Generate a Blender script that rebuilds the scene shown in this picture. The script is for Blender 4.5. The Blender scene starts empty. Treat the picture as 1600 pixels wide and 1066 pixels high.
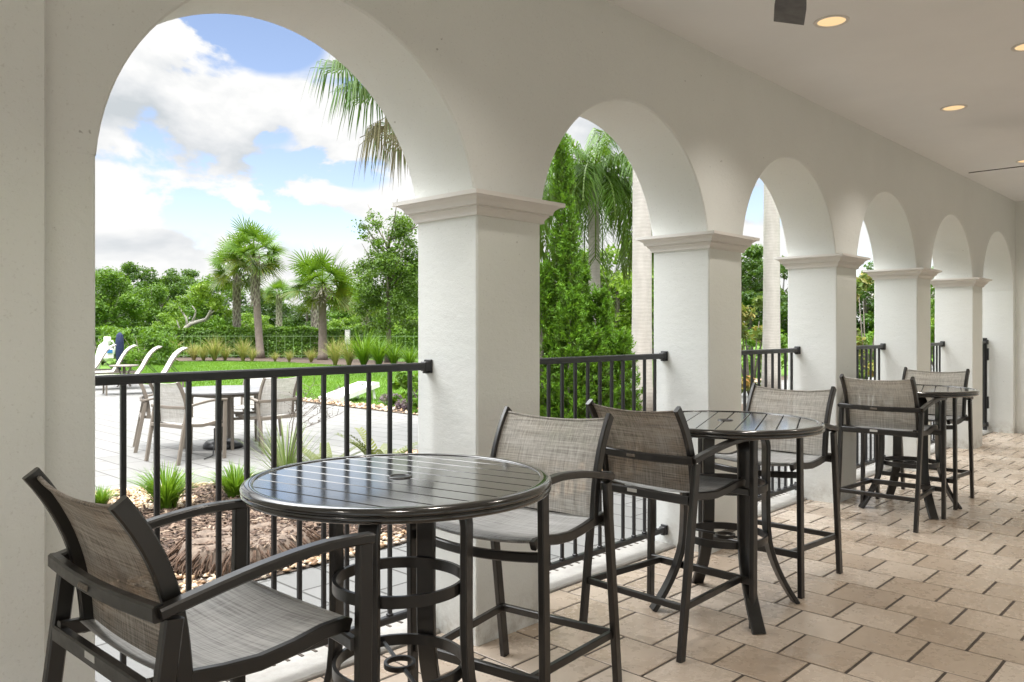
import bpy, math, random
import numpy as np
from mathutils import Vector, Matrix, noise
R = math.radians
PI = math.pi
rng = np.random.default_rng(7)
random.seed(7)

# ------------------------------------------------------------------ scene
sc = bpy.context.scene
col = sc.collection
sc.render.engine = 'CYCLES'
sc.cycles.max_bounces = 8
sc.cycles.diffuse_bounces = 5
sc.cycles.glossy_bounces = 3
sc.cycles.transmission_bounces = 4
sc.cycles.transparent_max_bounces = 12
sc.cycles.caustics_reflective = False
sc.cycles.caustics_refractive = False
sc.cycles.sample_clamp_indirect = 6
sc.cycles.use_denoising = True
sc.view_settings.view_transform = 'Standard'
sc.view_settings.look = 'None'
sc.view_settings.exposure = 1.08
sc.view_settings.gamma = 1.0

# measured layout of the place (metres): X runs along the arcade, Y outwards
D = 2.644          # room face of the arcade
T = 0.425          # depth of the piers
X1 = 2.542         # first pier
BAY = 2.0733
PW = 0.439         # pier width
ZCT, ZCB = 2.075, 1.974
ZARC, RARC = 1.925, 0.817
ZCEIL = 3.245
XEND = 13.015
TH = R(43.62)
CT, ST = math.cos(TH), math.sin(TH)
EYE = 1.45


def gp(px, F):
    """ground point on the sight line of photo column px at depth F"""
    k = (px - 800) / 1252.2
    return F * (CT + ST * k), F * (ST - CT * k)


# ------------------------------------------------------------------ tagging
def tag(o, label=None, cat=None, group=None, kind=None):
    if label: o['label'] = label
    if cat: o['category'] = cat
    if group: o['group'] = group
    if kind: o['kind'] = kind
    return o


def empty(name, loc=(0, 0, 0), rz=0, label=None, cat=None, group=None):
    o = bpy.data.objects.new(name, None)
    o.empty_display_size = 0.1
    o.location = loc
    o.rotation_euler = (0, 0, rz)
    col.objects.link(o)
    return tag(o, label, cat, group)


def copy_tree(o, parent=None):
    c = o.copy()
    col.objects.link(c)
    if parent: c.parent = parent
    for ch in list(o.children):
        copy_tree(ch, c)
    return c


# ------------------------------------------------------------------ mesh builder
def V(*a): return Vector(a)


class MB:
    def __init__(s):
        s.v = []; s.f = []; s.sm = []; s.rn = []

    def add(s, vs, fs, smooth=False, rnd=0.5):
        n = len(s.v)
        s.v.extend([tuple(p) for p in vs])
        s.f.extend([tuple(i + n for i in f) for f in fs])
        s.sm.extend([smooth] * len(fs))
        if isinstance(rnd, (list, tuple, np.ndarray)): s.rn.extend(list(rnd))
        else: s.rn.extend([rnd] * len(vs))
        return s

    def box(s, c, size, bev=0.0, rot=None, rnd=0.5):
        hx, hy, hz = size[0] / 2, size[1] / 2, size[2] / 2
        b = min(bev, hx * .8, hy * .8, hz * .8)
        if b <= 0:
            vs = [(x, y, z) for z in (-hz, hz) for y in (-hy, hy) for x in (-hx, hx)]
            fs = [(0, 2, 3, 1), (4, 5, 7, 6), (0, 1, 5, 4), (2, 6, 7, 3), (0, 4, 6, 2), (1, 3, 7, 5)]
        else:
            vs = []; idx = {}
            for sx in (-1, 1):
                for sy in (-1, 1):
                    for sz in (-1, 1):
                        for ax in range(3):
                            p = [sx * (hx - b), sy * (hy - b), sz * (hz - b)]
                            p[ax] = (sx * hx, sy * hy, sz * hz)[ax]
                            idx[(sx, sy, sz, ax)] = len(vs); vs.append(p)
            fs = []
            for sg in (-1, 1):
                fs.append([idx[(sg, a, c2, 0)] for a, c2 in ((-1, -1), (1, -1), (1, 1), (-1, 1))])
                fs.append([idx[(a, sg, c2, 1)] for a, c2 in ((-1, -1), (1, -1), (1, 1), (-1, 1))])
                fs.append([idx[(a, c2, sg, 2)] for a, c2 in ((-1, -1), (1, -1), (1, 1), (-1, 1))])
            for a in (-1, 1):
                for c2 in (-1, 1):
                    fs.append([idx[(a, c2, -1, 0)], idx[(a, c2, 1, 0)], idx[(a, c2, 1, 1)], idx[(a, c2, -1, 1)]])
                    fs.append([idx[(a, -1, c2, 0)], idx[(a, 1, c2, 0)], idx[(a, 1, c2, 2)], idx[(a, -1, c2, 2)]])
                    fs.append([idx[(-1, a, c2, 1)], idx[(1, a, c2, 1)], idx[(1, a, c2, 2)], idx[(-1, a, c2, 2)]])
                    for sz in (-1, 1):
                        fs.append([idx[(a, c2, sz, 0)], idx[(a, c2, sz, 1)], idx[(a, c2, sz, 2)]])
            # orient
            out = []
            for f in fs:
                p = [Vector(vs[i]) for i in f]
                n = (p[1] - p[0]).cross(p[2] - p[0]); m = sum(p, Vector()) / len(p)
                out.append(f if n.dot(m) > 0 else f[::-1])
            fs = out
        M = rot if rot is not None else Matrix.Identity(3)
        c = Vector(c)
        return s.add([M @ Vector(p) + c for p in vs], fs, rnd=rnd)

    def bar(s, pts, w, h, side=None, up=(0, 0, 1), ch=None, caps=True, smooth=False):
        """rectangular section swept along pts: w along side, h along the normal"""
        pts = [Vector(p) for p in pts]; n = len(pts)
        ch = min(w, h) * .16 if ch is None else ch
        a, b = w / 2, h / 2
        sec = [(a, b - ch), (a - ch, b), (-a + ch, b), (-a, b - ch), (-a, -b + ch), (-a + ch, -b), (a - ch, -b), (a, -b + ch)] if ch > 0 else [(a, b), (-a, b), (-a, -b), (a, -b)]
        k = len(sec); vs = []
        for i, p in enumerate(pts):
            d0 = (p - pts[i - 1]).normalized() if i else None
            d1 = (pts[i + 1] - p).normalized() if i < n - 1 else None
            t = (d0 + d1).normalized() if d0 and d1 else (d0 or d1)
            sc_ = 1 / max(.4, t.dot(d0)) if d0 and d1 else 1
            if side is not None:
                sd = Vector(side); sd = (sd - t * sd.dot(t)).normalized()
            else:
                sd = t.cross(Vector(up)).normalized()
            nn = sd.cross(t).normalized()
            # mitre: stretch along the bend direction
            bd = (d1 - d0) if d0 and d1 else Vector()
            for (x, y) in sec:
                off = sd * x + nn * y
                if bd.length > 1e-5:
                    bn = bd.normalized(); off = off + bn * off.dot(bn) * (sc_ - 1)
                vs.append(p + off)
        fs = []
        for i in range(n - 1):
            for j in range(k):
                j2 = (j + 1) % k
                fs.append((i * k + j, (i + 1) * k + j, (i + 1) * k + j2, i * k + j2))
        if caps:
            fs.append(tuple(range(k))); fs.append(tuple((n - 1) * k + j for j in reversed(range(k))))
        return s.add(vs, fs, smooth)

    def tube(s, pts, rad, n=8, caps=True, smooth=True, rnd=0.5):
        pts = [Vector(p) for p in pts]; m = len(pts)
        rad = rad if isinstance(rad, (list, tuple)) else [rad] * m
        vs = []; ref = None
        for i, p in enumerate(pts):
            t = (pts[min(i + 1, m - 1)] - pts[max(i - 1, 0)]).normalized()
            if ref is None:
                ref = t.orthogonal().normalized()
            ref = (ref - t * ref.dot(t)).normalized(); b = t.cross(ref)
            for j in range(n):
                a = 2 * PI * j / n
                vs.append(p + (ref * math.cos(a) + b * math.sin(a)) * rad[i])
        fs = [(i * n + j, i * n + (j + 1) % n, (i + 1) * n + (j + 1) % n, (i + 1) * n + j) for i in range(m - 1) for j in range(n)]
        if caps:
            fs.append(tuple(reversed(range(n)))); fs.append(tuple((m - 1) * n + j for j in range(n)))
        return s.add(vs, fs, smooth, rnd)

    def lathe(s, prof, n=32, c=(0, 0, 0), closed=False, smooth=True, flip=False):
        m = len(prof); vs = []
        for (r, z) in prof:
            for j in range(n):
                a = 2 * PI * j / n
                vs.append((c[0] + r * math.cos(a), c[1] + r * math.sin(a), c[2] + z))
        fs = []
        rg = range(m) if closed else range(m - 1)
        for i in rg:
            i2 = (i + 1) % m
            for j in range(n):
                f = (i * n + j, i * n + (j + 1) % n, i2 * n + (j + 1) % n, i2 * n + j)
                fs.append(f[::-1] if flip else f)
        return s.add(vs, fs, smooth)

    def strip(s, a, b, smooth=False, rnd=0.5):
        n = len(a)
        return s.add(list(a) + list(b), [(i, i + 1, n + i + 1, n + i) for i in range(n - 1)], smooth, rnd)

    def build(s, name, mat, parent=None, loc=None, crease=None):
        me = bpy.data.meshes.new(name)
        me.from_pydata(s.v, [], s.f)
        me.polygons.foreach_set('use_smooth', s.sm)
        at = me.color_attributes.new('rnd', 'FLOAT_COLOR', 'POINT')
        r = np.repeat(np.array(s.rn, dtype=np.float32), 4); r[3::4] = 1
        at.data.foreach_set('color', r)
        if crease is not None: me.set_sharp_from_angle(angle=R(crease))
        me.materials.append(mat)
        me.update()
        return link(name, me, parent, loc)


def link(name, me, parent=None, loc=None):
    o = bpy.data.objects.new(name, me)
    col.objects.link(o)
    if parent: o.parent = parent
    if loc: o.location = loc
    return o


def raw_mesh(name, verts, faces, rnd, mat, smooth=False):
    """fast path for big numpy meshes: verts (n,3), faces (m,k)"""
    me = bpy.data.meshes.new(name)
    nf, k = faces.shape
    me.vertices.add(len(verts)); me.loops.add(nf * k); me.polygons.add(nf)
    me.vertices.foreach_set('co', verts.astype(np.float32).ravel())
    me.loops.foreach_set('vertex_index', faces.astype(np.int32).ravel())
    me.polygons.foreach_set('loop_start', np.arange(0, nf * k, k, dtype=np.int32))
    me.polygons.foreach_set('use_smooth', np.full(nf, smooth))
    at = me.color_attributes.new('rnd', 'FLOAT_COLOR', 'POINT')
    r = np.repeat(rnd.astype(np.float32), 4); r[3::4] = 1
    at.data.foreach_set('color', r)
    me.materials.append(mat)
    me.update(calc_edges=True)
    return me


# ------------------------------------------------------------------ materials
class NT:
    def __init__(s, name):
        s.m = bpy.data.materials.new(name); s.m.use_nodes = True
        s.t = s.m.node_tree; s.t.nodes.clear()
        s.out = s.n('ShaderNodeOutputMaterial')

    def n(s, ty, ins=None, **kw):
        nd = s.t.nodes.new(ty)
        for k, v in kw.items(): setattr(nd, k, v)
        for k, v in (ins or {}).items(): s.set(nd, k, v)
        return nd

    def set(s, nd, k, v):
        sock = nd.inputs[k]
        if isinstance(v, bpy.types.NodeSocket): s.t.links.new(v, sock)
        elif isinstance(v, bpy.types.Node): s.t.links.new(v.outputs[0], sock)
        else:
            if sock.type == 'RGBA' and len(v) == 3: v = (*v, 1)
            sock.default_value = v

    def math(s, op, a, b=0.0, c=0.0, clamp=False):
        nd = s.n('ShaderNodeMath', operation=op, use_clamp=clamp)
        for i, x in enumerate((a, b, c)): s.set(nd, i, x)
        return nd.outputs[0]

    def noise(s, scale, detail=4, rough=.55, vec=None, out=0, dist=0.0):
        nd = s.n('ShaderNodeTexNoise', {'Scale': scale, 'Detail': detail, 'Roughness': rough, 'Distortion': dist})
        if vec is not None: s.set(nd, 'Vector', vec)
        return nd.outputs[out]

    def ramp(s, fac, stops, interp='LINEAR'):
        nd = s.n('ShaderNodeValToRGB'); s.set(nd, 0, fac)
        cr = nd.color_ramp; cr.interpolation = interp
        while len(cr.elements) < len(stops): cr.elements.new(.5)
        for e, (p, c) in zip(cr.elements, stops):
            e.position = p; e.color = (*c, 1) if len(c) == 3 else c
        return nd.outputs[0]

    def mix(s, f, a, b, mode='MIX'):
        nd = s.n('ShaderNodeMix', data_type='RGBA', blend_type=mode)
        s.set(nd, 0, f); s.set(nd, 6, a); s.set(nd, 7, b)
        return nd.outputs[2]

    def maprange(s, v, a, b, c=0., d=1., smooth=False):
        nd = s.n('ShaderNodeMapRange', interpolation_type='SMOOTHSTEP' if smooth else 'LINEAR')
        for i, x in enumerate((v, a, b, c, d)): s.set(nd, i, x)
        return nd.outputs[0]

    def bump(s, h, st=.3, dist=.01):
        return s.n('ShaderNodeBump', {'Height': h, 'Strength': st, 'Distance': dist}).outputs[0]

    def bsdf(s, color, rough=.6, normal=None, **kw):
        nd = s.n('ShaderNodeBsdfPrincipled')
        s.set(nd, 'Base Color', color); s.set(nd, 'Roughness', rough)
        if normal is not None: s.set(nd, 'Normal', normal)
        for k, v in kw.items(): s.set(nd, k.replace('_', ' '), v)
        return nd.outputs[0]

    def done(s, sh):
        s.t.links.new(sh, s.out.inputs[0]); return s.m

    def attr(s): return s.n('ShaderNodeAttribute', attribute_name='rnd').outputs['Fac']
    def obj(s): return s.n('ShaderNodeTexCoord').outputs['Object']
    def pos(s): return s.n('ShaderNodeNewGeometry').outputs['Position']


def mapped(t, vec, scale, rot=(0, 0, 0), loc=(0, 0, 0)):
    return t.n('ShaderNodeMapping', {'Vector': vec, 'Scale': scale, 'Rotation': rot, 'Location': loc}).outputs[0]


def m_stucco(name, c, bump=.35, stain=True, sc_=170):
    t = NT(name); p = t.pos()
    big = t.noise(1.3, 5, .6, p)
    cc = t.ramp(big, [(.3, tuple(x * .95 for x in c)), (.7, c)])
    if stain:
        sp = t.noise(26, 2, .5, p)
        cc = t.mix(t.maprange(sp, .765, .80, 0, .5), cc, (.16, .15, .13))
    pit = t.noise(95, 3, .65, p)
    if stain:
        cc = t.mix(t.maprange(pit, .60, .74, 0, .30), cc, (.40, .39, .35))
        z = t.n('ShaderNodeSeparateXYZ', {0: p}).outputs[2]
        foot = t.math('MULTIPLY', t.maprange(z, .02, .22, 1, 0, True), t.maprange(t.noise(11, 5, .7, p), .42, .68, 0, .55))
        cc = t.mix(foot, cc, (.30, .25, .19))
    fine = t.noise(sc_, 3, .6, p); med = t.noise(34, 4, .6, p)
    trow = t.noise(7, 5, .6, mapped(t, p, (1, 1, 2.2)))
    h = t.math('ADD', t.math('ADD', t.math('MULTIPLY', fine, .6), med), t.math('MULTIPLY', trow, 2.2))
    return t.done(t.bsdf(cc, .88, t.bump(h, bump, .004)))


def m_paint(name, c, rough=.4, bump=.05, metallic=0., var=.1, sc_=60, coat=0.):
    t = NT(name); p = t.obj()
    nz = t.noise(7, 4, .6, p)
    cc = t.ramp(nz, [(.3, tuple(x * (1 - var) for x in c)), (.7, tuple(x * (1 + var) for x in c))])
    rr = t.maprange(t.noise(20, 3, .6, p), .3, .7, rough * .8, rough * 1.25)
    return t.done(t.bsdf(cc, rr, t.bump(t.noise(sc_, 3, .5, p), bump, .002), Metallic=metallic, Coat_Weight=coat, Coat_Roughness=.12))


def m_leaf(name, stops, rough=.5, trans=.35, tcol=None):
    t = NT(name)
    a = t.attr()
    nz = t.noise(3.0, 2, .5, t.obj())
    f = t.math('ADD', t.math('MULTIPLY', a, .8), t.math('MULTIPLY', nz, .2))
    c = t.ramp(f, stops)
    b = t.bsdf(c, rough)
    tr = t.n('ShaderNodeBsdfTranslucent'); t.set(tr, 'Color', t.mix(.35, c, tcol or (.25, .38, .02)))
    mx = t.n('ShaderNodeMixShader', {0: trans}); t.set(mx, 1, b); t.set(mx, 2, tr.outputs[0])
    return t.done(mx.outputs[0])


def m_bark(name, c1, c2, ring=0.0, scale=8):
    t = NT(name); o = t.obj()
    n1 = t.noise(scale, 5, .65, mapped(t, o, (1, 1, .35)))
    if ring:
        z = t.n('ShaderNodeSeparateXYZ', {0: o}).outputs[2]
        hn = t.noise(1.0, 5, .7, mapped(t, o, (9, 9, 70)))
        w = t.math('SINE', t.math('ADD', t.math('MULTIPLY', z, 2 * PI / ring), t.math('MULTIPLY', t.noise(2.5, 3, .5, o), 7.0)))
        n1 = t.math('ADD', t.math('MULTIPLY', w, .035), t.math('ADD', t.math('MULTIPLY', n1, .55), t.math('MULTIPLY', hn, .42)))
    c = t.ramp(n1, [(.25, c1), (.75, c2)])
    return t.done(t.bsdf(c, .9, t.bump(n1, .6, .02)))


M = {}
M['wall'] = m_stucco('stucco_paint', (.765, .78, .755))
M['trim'] = m_stucco('trim_paint', (.74, .715, .68), .22, False, 220)
M['ceil'] = m_stucco('ceiling_paint', (.87, .88, .885), .06, False)
M['black'] = m_paint('black_powder_coat', (.013, .013, .0145), .34, .04)
M['bronze'] = m_paint('dark_bronze_frame', (.0135, .0118, .0102), .36, .05, coat=.25)
M['tabletop'] = m_paint('dark_table_paint', (.013, .0112, .010), .16, .05, coat=1.0, sc_=35)
M['taupe'] = m_paint('taupe_frame', (.17, .145, .12), .45)
M['greytop'] = m_paint('grey_patio_top', (.15, .147, .15), .4)
M['white'] = m_paint('white_plastic', (.78, .78, .76), .4)
M['blue'] = m_paint('blue_plastic', (.05, .22, .55), .5)
M['navy'] = m_paint('navy_cloth', (.012, .02, .07), .8)
M['silver'] = m_paint('silver_label', (.55, .55, .53), .4)
M['fan'] = m_paint('fan_blade_grey', (.045, .04, .038), .4)
M['chrome'] = m_paint('fan_motor_grey', (.2, .2, .2), .35, metallic=.6)


def m_sling(name, base, dark, warm, streak, see=.15):
    t = NT(name); o = t.obj()
    # local axes: x forward, y across, z up
    a = t.noise(1.0, 5, .7, mapped(t, o, (30, 5, 260)))      # threads across
    b = t.noise(1.0, 4, .7, mapped(t, o, (30, 260, 6)))      # threads upward
    big = t.noise(5.5, 5, .7, mapped(t, o, (1, .6, 1.6)))
    thr = t.math('ADD', t.math('MULTIPLY', a, .55), t.math('MULTIPLY', b, .45))
    c = t.ramp(thr, [(.36, dark), (.52, base), (.68, tuple(min(.8, x * 1.55) for x in base))])
    c = t.mix(t.maprange(big, .45, .75, 0, streak), c, warm, 'MULTIPLY')
    wv = t.n('ShaderNodeTexWave', {'Scale': 140.0}, bands_direction='Y').outputs['Fac']
    wz = t.n('ShaderNodeTexWave', {'Scale': 140.0}, bands_direction='Z').outputs['Fac']
    h = t.math('ADD', t.math('MULTIPLY', wv, wz), t.math('MULTIPLY', thr, 1.5))
    p = t.bsdf(c, .75, t.bump(h, .5, .002))
    tl = t.n('ShaderNodeBsdfTranslucent'); t.set(tl, 'Color', c)
    m1 = t.n('ShaderNodeMixShader', {0: .22}); t.set(m1, 1, p); t.set(m1, 2, tl.outputs[0])
    tp = t.n('ShaderNodeBsdfTransparent')
    m2 = t.n('ShaderNodeMixShader'); t.set(m2, 0, t.maprange(thr, .42, .58, see, see * .2)); t.set(m2, 1, m1.outputs[0]); t.set(m2, 2, tp.outputs[0])
    return t.done(m2.outputs[0])


def m_seat(name, base, dark):
    t = NT(name); o = t.obj()
    a = t.noise(1.0, 5, .7, mapped(t, o, (150, 3.5, 3)))
    b = t.noise(1.0, 4, .6, mapped(t, o, (8, 220, 8)))
    thr = t.math('ADD', t.math('MULTIPLY', a, .7), t.math('MULTIPLY', b, .3))
    c = t.ramp(thr, [(.34, dark), (.52, base), (.7, tuple(min(.8, x * 1.4) for x in base))])
    return t.done(t.bsdf(c, .7, t.bump(thr, .4, .002)))


M['sling'] = m_sling('woven_sling', (.57, .545, .50), (.27, .25, .225), (.76, .68, .58), .6)
M['sling_brown'] = m_sling('brown_woven_sling', (.36, .32, .275), (.075, .06, .046), (.60, .48, .37), .95, .05)
M['sling_pale'] = m_sling('pale_woven_sling', (.60, .58, .545), (.36, .34, .31), (.85, .8, .74), .4)
M['seat'] = m_seat('woven_seat', (.40, .40, .395), (.17, .165, .16))
M['lounger'] = m_paint('white_lounger_sling', (.68, .67, .62), .7, .1)


def m_tile():
    t = NT('terracotta_floor_tile'); p = t.pos(); a = t.attr()
    n1 = t.noise(2.2, 6, .65, p); n2 = t.noise(70, 4, .7, p); n3 = t.noise(16, 4, .6, p)
    c = t.ramp(t.math('ADD', t.math('MULTIPLY', a, .5), t.math('MULTIPLY', n1, .5)),
               [(.2, (.43, .335, .25)), (.5, (.535, .435, .34)), (.8, (.63, .535, .44))])
    c = t.mix(t.maprange(n3, .45, .8, 0, .22), c, (.44, .345, .265))
    c = t.mix(t.maprange(n2, .68, .76, 0, .5), c, (.20, .145, .10))
    r = t.maprange(t.math('ADD', n1, n3), .7, 1.3, .17, .40)
    h = t.math('ADD', t.math('MULTIPLY', n2, .3), n3)
    return t.done(t.bsdf(c, r, t.bump(h, .25, .003), Specular_IOR_Level=.5))


M['tile'] = m_tile()
t = NT('floor_grout'); M['grout'] = t.done(t.bsdf(t.ramp(t.noise(25, 4, .6, t.pos()), [(.3, (.05, .038, .03)), (.7, (.10, .078, .062))]), .9))


def m_paver():
    t = NT('pale_concrete_pavers'); p = t.pos()
    br = t.n('ShaderNodeTexBrick', {'Scale': 1.0, 'Mortar Size': .009, 'Mortar Smooth': .3, 'Bias': 0.0, 'Brick Width': .61, 'Row Height': .305,
                                    'Color1': (.160, .158, .151, 1), 'Color2': (.196, .193, .185, 1), 'Mortar': (.05, .047, .042, 1)})
    t.set(br, 'Vector', mapped(t, p, (1, 1, 1), (0, 0, PI / 2)))
    n1 = t.noise(.8, 5, .6, p); n2 = t.noise(60, 4, .7, p)
    c = t.mix(t.maprange(n1, .4, .75, 0, .35), br.outputs['Color'], (.15, .145, .135))
    c = t.mix(t.maprange(n2, .58, .72, 0, .4), c, (.105, .10, .09))
    h = t.math('ADD', t.math('MULTIPLY', br.outputs['Fac'], -1.0), t.math('MULTIPLY', n2, .15))
    return t.done(t.bsdf(c, .8, t.bump(h, .5, .005)))


M['paver'] = m_paver()


def m_ground(name, stops, scale, bump=.4, rough=.95, two=None):
    t = NT(name); p = t.pos()
    n1 = t.noise(scale, 6, .7, p)
    c = t.ramp(n1, stops)
    if two:
        c = t.mix(t.maprange(t.noise(two[0], 4, .6, p), .4, .7, 0, two[2]), c, two[1])
    return t.done(t.bsdf(c, rough, t.bump(t.noise(scale * 3, 4, .7, p), bump, .03)))


M['lawn'] = m_ground('mown_lawn', [(.3, (.045, .105, .006)), (.5, (.075, .165, .008)), (.72, (.12, .225, .016))], 14, 1.0, two=(.5, (.10, .19, .01), .6))
M['soil'] = m_ground('bed_soil', [(.3, (.05, .034, .024)), (.7, (.12, .085, .06))], 22)
M['concrete'] = m_ground('pale_concrete', [(.3, (.30, .285, .26)), (.7, (.42, .40, .37))], 6, .2)
t = NT('tan_pebbles'); a = t.attr()
M['pebble'] = t.done(t.bsdf(t.ramp(a, [(0, (.20, .11, .055)), (.3, (.42, .27, .15)), (.6, (.52, .38, .25)), (.85, (.62, .52, .40)), (1, (.34, .30, .27))]), .6))
t = NT('mulch_chips'); a = t.attr()
M['mulch'] = t.done(t.bsdf(t.ramp(a, [(0, (.035, .022, .016)), (.45, (.09, .055, .038)), (.8, (.17, .115, .08)), (1, (.30, .23, .17))]), .9))
M['stump'] = m_bark('stump_wood', (.07, .05, .038), (.22, .165, .125), 0, 14)
M['root'] = m_bark('stump_roots', (.035, .02, .013), (.135, .08, .05), 0, 30)
M['bark'] = m_bark('tree_bark', (.09, .075, .06), (.24, .21, .18), 0, 9)
M['palebark'] = m_bark('bleached_wood', (.26, .24, .21), (.50, .47, .43), 0, 9)
M['palm_trunk'] = m_bark('palm_trunk_bark', (.13, .10, .085), (.30, .25, .22), .07, 10)
M['boots'] = m_bark('palm_boots', (.24, .21, .175), (.46, .42, .37), 0, 12)
M['smooth_trunk'] = m_bark('pale_ringed_trunk', (.36, .335, .30), (.58, .55, .51), .055, 7)
G = lambda *s: list(s)
M['fan_leaf'] = m_leaf('fan_palm_leaf', [(0, (0.173, 0.122, 0.0288)), (.25, (0.133, 0.156, 0.0126)), (.55, (0.066, 0.148, 0.0101)), (1, (0.133, 0.241, 0.0202))])
M['weep_leaf'] = m_leaf('weeping_palm_leaf', [(0, (.11, .14, .02)), (.5, (.055, .145, .012)), (1, (.12, .25, .03))], .45, .14)
M['dead_leaf'] = m_leaf('dead_frond', [(0, (.16, .15, .07)), (1, (.33, .30, .21))], .8, .2, (.3, .22, .12))
M['feather_leaf'] = m_leaf('feather_palm_leaf', [(0, (.13, .16, .02)), (.5, (.085, .19, .016)), (1, (.18, .31, .04))], .45, .3)
M['tree_dark'] = m_leaf('dark_tree_leaf', [(0, (0.021, 0.050, 0.0060)), (.5, (0.048, 0.117, 0.0101)), (1, (0.104, 0.194, 0.0202))])
M['tree_mid'] = m_leaf('green_tree_leaf', [(0, (0.034, 0.080, 0.0052)), (.5, (0.083, 0.184, 0.0104)), (1, (0.166, 0.280, 0.0259))])
M['tree_light'] = m_leaf('bright_tree_leaf', [(0, (0.062, 0.126, 0.0066)), (.5, (0.144, 0.261, 0.0137)), (1, (0.257, 0.370, 0.0328))])
M['oak'] = m_leaf('oak_leaf', [(0, (0.047, 0.086, 0.0109)), (.6, (0.094, 0.179, 0.0172)), (.93, (0.148, 0.257, 0.0312)), (1, (0.265, 0.140, 0.0390))])
M['juniper'] = m_leaf('juniper_spray', [(0, (0.068, 0.064, 0.0127)), (.3, (0.062, 0.128, 0.0071)), (.65, (0.112, 0.266, 0.0095)), (1, (0.213, 0.386, 0.0179))], .6, .3)
M['hedge'] = m_leaf('hedge_leaf', [(0, (0.040, 0.094, 0.0058)), (.5, (0.090, 0.198, 0.0086)), (1, (0.173, 0.310, 0.0216))])
M['croton'] = m_leaf('croton_leaf', [(0, (.06, .12, .02)), (.5, (.16, .22, .04)), (.75, (.38, .30, .08)), (.9, (.50, .20, .05)), (1, (.45, .08, .06))])
M['grass_tan'] = m_leaf('tan_grass_blade', [(0, (.42, .30, .15)), (.5, (.34, .31, .10)), (1, (.14, .24, .04))], .7)
M['grass_green'] = m_leaf('green_grass_blade', [(0, (0.056, 0.128, 0.0071)), (.5, (0.101, 0.220, 0.0119)), (1, (0.202, 0.312, 0.0238))], .5)
M['flax'] = m_leaf('variegated_blade', [(0, (0.085, 0.145, 0.0425)), (.5, (0.187, 0.246, 0.1020)), (.9, (0.357, 0.383, 0.2295)), (1, (0.383, 0.281, 0.0510))], .5)
M['coontie'] = m_leaf('cycad_leaflet', [(0, (.045, .06, .006)), (.5, (.085, .105, .008)), (1, (.14, .155, .012))], .5, .12)
M['purple'] = m_leaf('purple_leaf', [(0, (.09, .05, .09)), (.6, (.20, .13, .18)), (1, (.16, .20, .10))])

# ------------------------------------------------------------------ SETTING
# floor tiles: 305 mm, joints along the arcade wider than those across
mb = MB()
RX, RY = .3085, .3035
for i in range(-24, 31):
    x0 = 4.343 + RX * i
    if x0 > XEND - .02: continue
    xe = min(x0 + RX, XEND - .004)
    for j in range(-20, 12):
        y0 = 1.467 + RY * j - (RY / 2 if i % 2 else 0)
        ylo, yhi = y0, y0 + RY
        if ylo < -3.2 or ylo > D + .24: continue
        yhi = min(yhi, D + .25)
        if yhi - ylo < .04: continue
        gx, gy = .0052, .0066
        ax, bx, ay, by = x0 + gx, xe - gx, ylo + gy, yhi - gy
        jz = random.uniform(-.0006, .0006); q = .0022
        vs = [(ax, ay, -.006), (bx, ay, -.006), (bx, by, -.006), (ax, by, -.006),
              (ax, ay, -q + jz), (bx, ay, -q + jz), (bx, by, -q + jz), (ax, by, -q + jz),
              (ax + q, ay + q, jz), (bx - q, ay + q, jz), (bx - q, by - q, jz), (ax + q, by - q, jz)]
        fs = [(8, 9, 10, 11)]
        for a_ in (0, 4):
            for k_ in range(4):
                k2 = (k_ + 1) % 4
                fs.append((a_ + k_, a_ + k2, a_ + 4 + k2, a_ + 4 + k_))
        mb.add(vs, fs, rnd=random.random())
floor = mb.build('floor', M['tile']); tag(floor, kind='structure')
g = MB(); g.box(((XEND - 3.3) / 2 - .0, -.1, -.0529), (XEND + 3.3, 6.2, .1)); g.build('grout_bed', M['grout'], floor)
# threshold strip of concrete under the railings, and a slotted drain beside it
k = MB(); k.box((4.9, D + .34, -.02), (16.2, .176, .07), .008); tag(k.build('kerb', M['concrete']), kind='structure')
k = MB(); k.box((4.9, D + .492, -.03), (16.2, .12, .05), .004)
dr = k.build('drain_channel', M['concrete']); tag(dr, kind='structure')
k = MB()
for i in range(200): k.box((-1 + i * .07, D + .515, -.004), (.014, .05, .004))
k.build('drain_slots', M['grout'], dr)

# ground sheets
def sheet(name, pts, z, mat, kind='structure'):
    b = MB(); b.add([(x, y, z) for x, y in pts], [tuple(range(len(pts)))]); return tag(b.build(name, mat), kind=kind)


sheet('ground', [(-400, -400), (500, -400), (500, 600), (-400, 600)], -.05, M['lawn'])
sheet('patio', [(-30, D + .55), (60, D + .55), (60, 10.35), (8.8, 10.35), (8.8, 29), (-30, 29)], -.02, M['paver'])
sheet('back_patio', [(-30, -30), (60, -30), (60, -3.2), (-30, -3.2)], -.02, M['paver'])
sheet('side_patio', [(-30, -3.2), (-3.3, -3.2), (-3.3, D + .55), (-30, D + .55)], -.02, M['paver'])
BED = [(-6, 4.32), (2.2, 4.3), (3.4, 4.32), (6, 4.5), (16, 4.6), (16, 7.6), (5, 7.5), (3.5, 7.33), (2.9, 7.6), (-6, 8.2)]
sheet('mulch_bed', BED, -.012, M['soil'])
GR = [(8.85, 14.9), (9.25, 14.9), (9.5, 11.3), (40, 11.2), (40, 10.36), (8.82, 10.36)]
sheet('gravel_path', GR, -.016, M['soil'])
sheet('hedge_bed', [gp(190, 37), gp(360, 38), gp(440, 36.5), gp(520, 33.5), gp(600, 31.5), gp(665, 30.5), gp(700, 34), gp(560, 40), gp(400, 45), gp(170, 45)], -.03, M['soil'])


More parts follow.
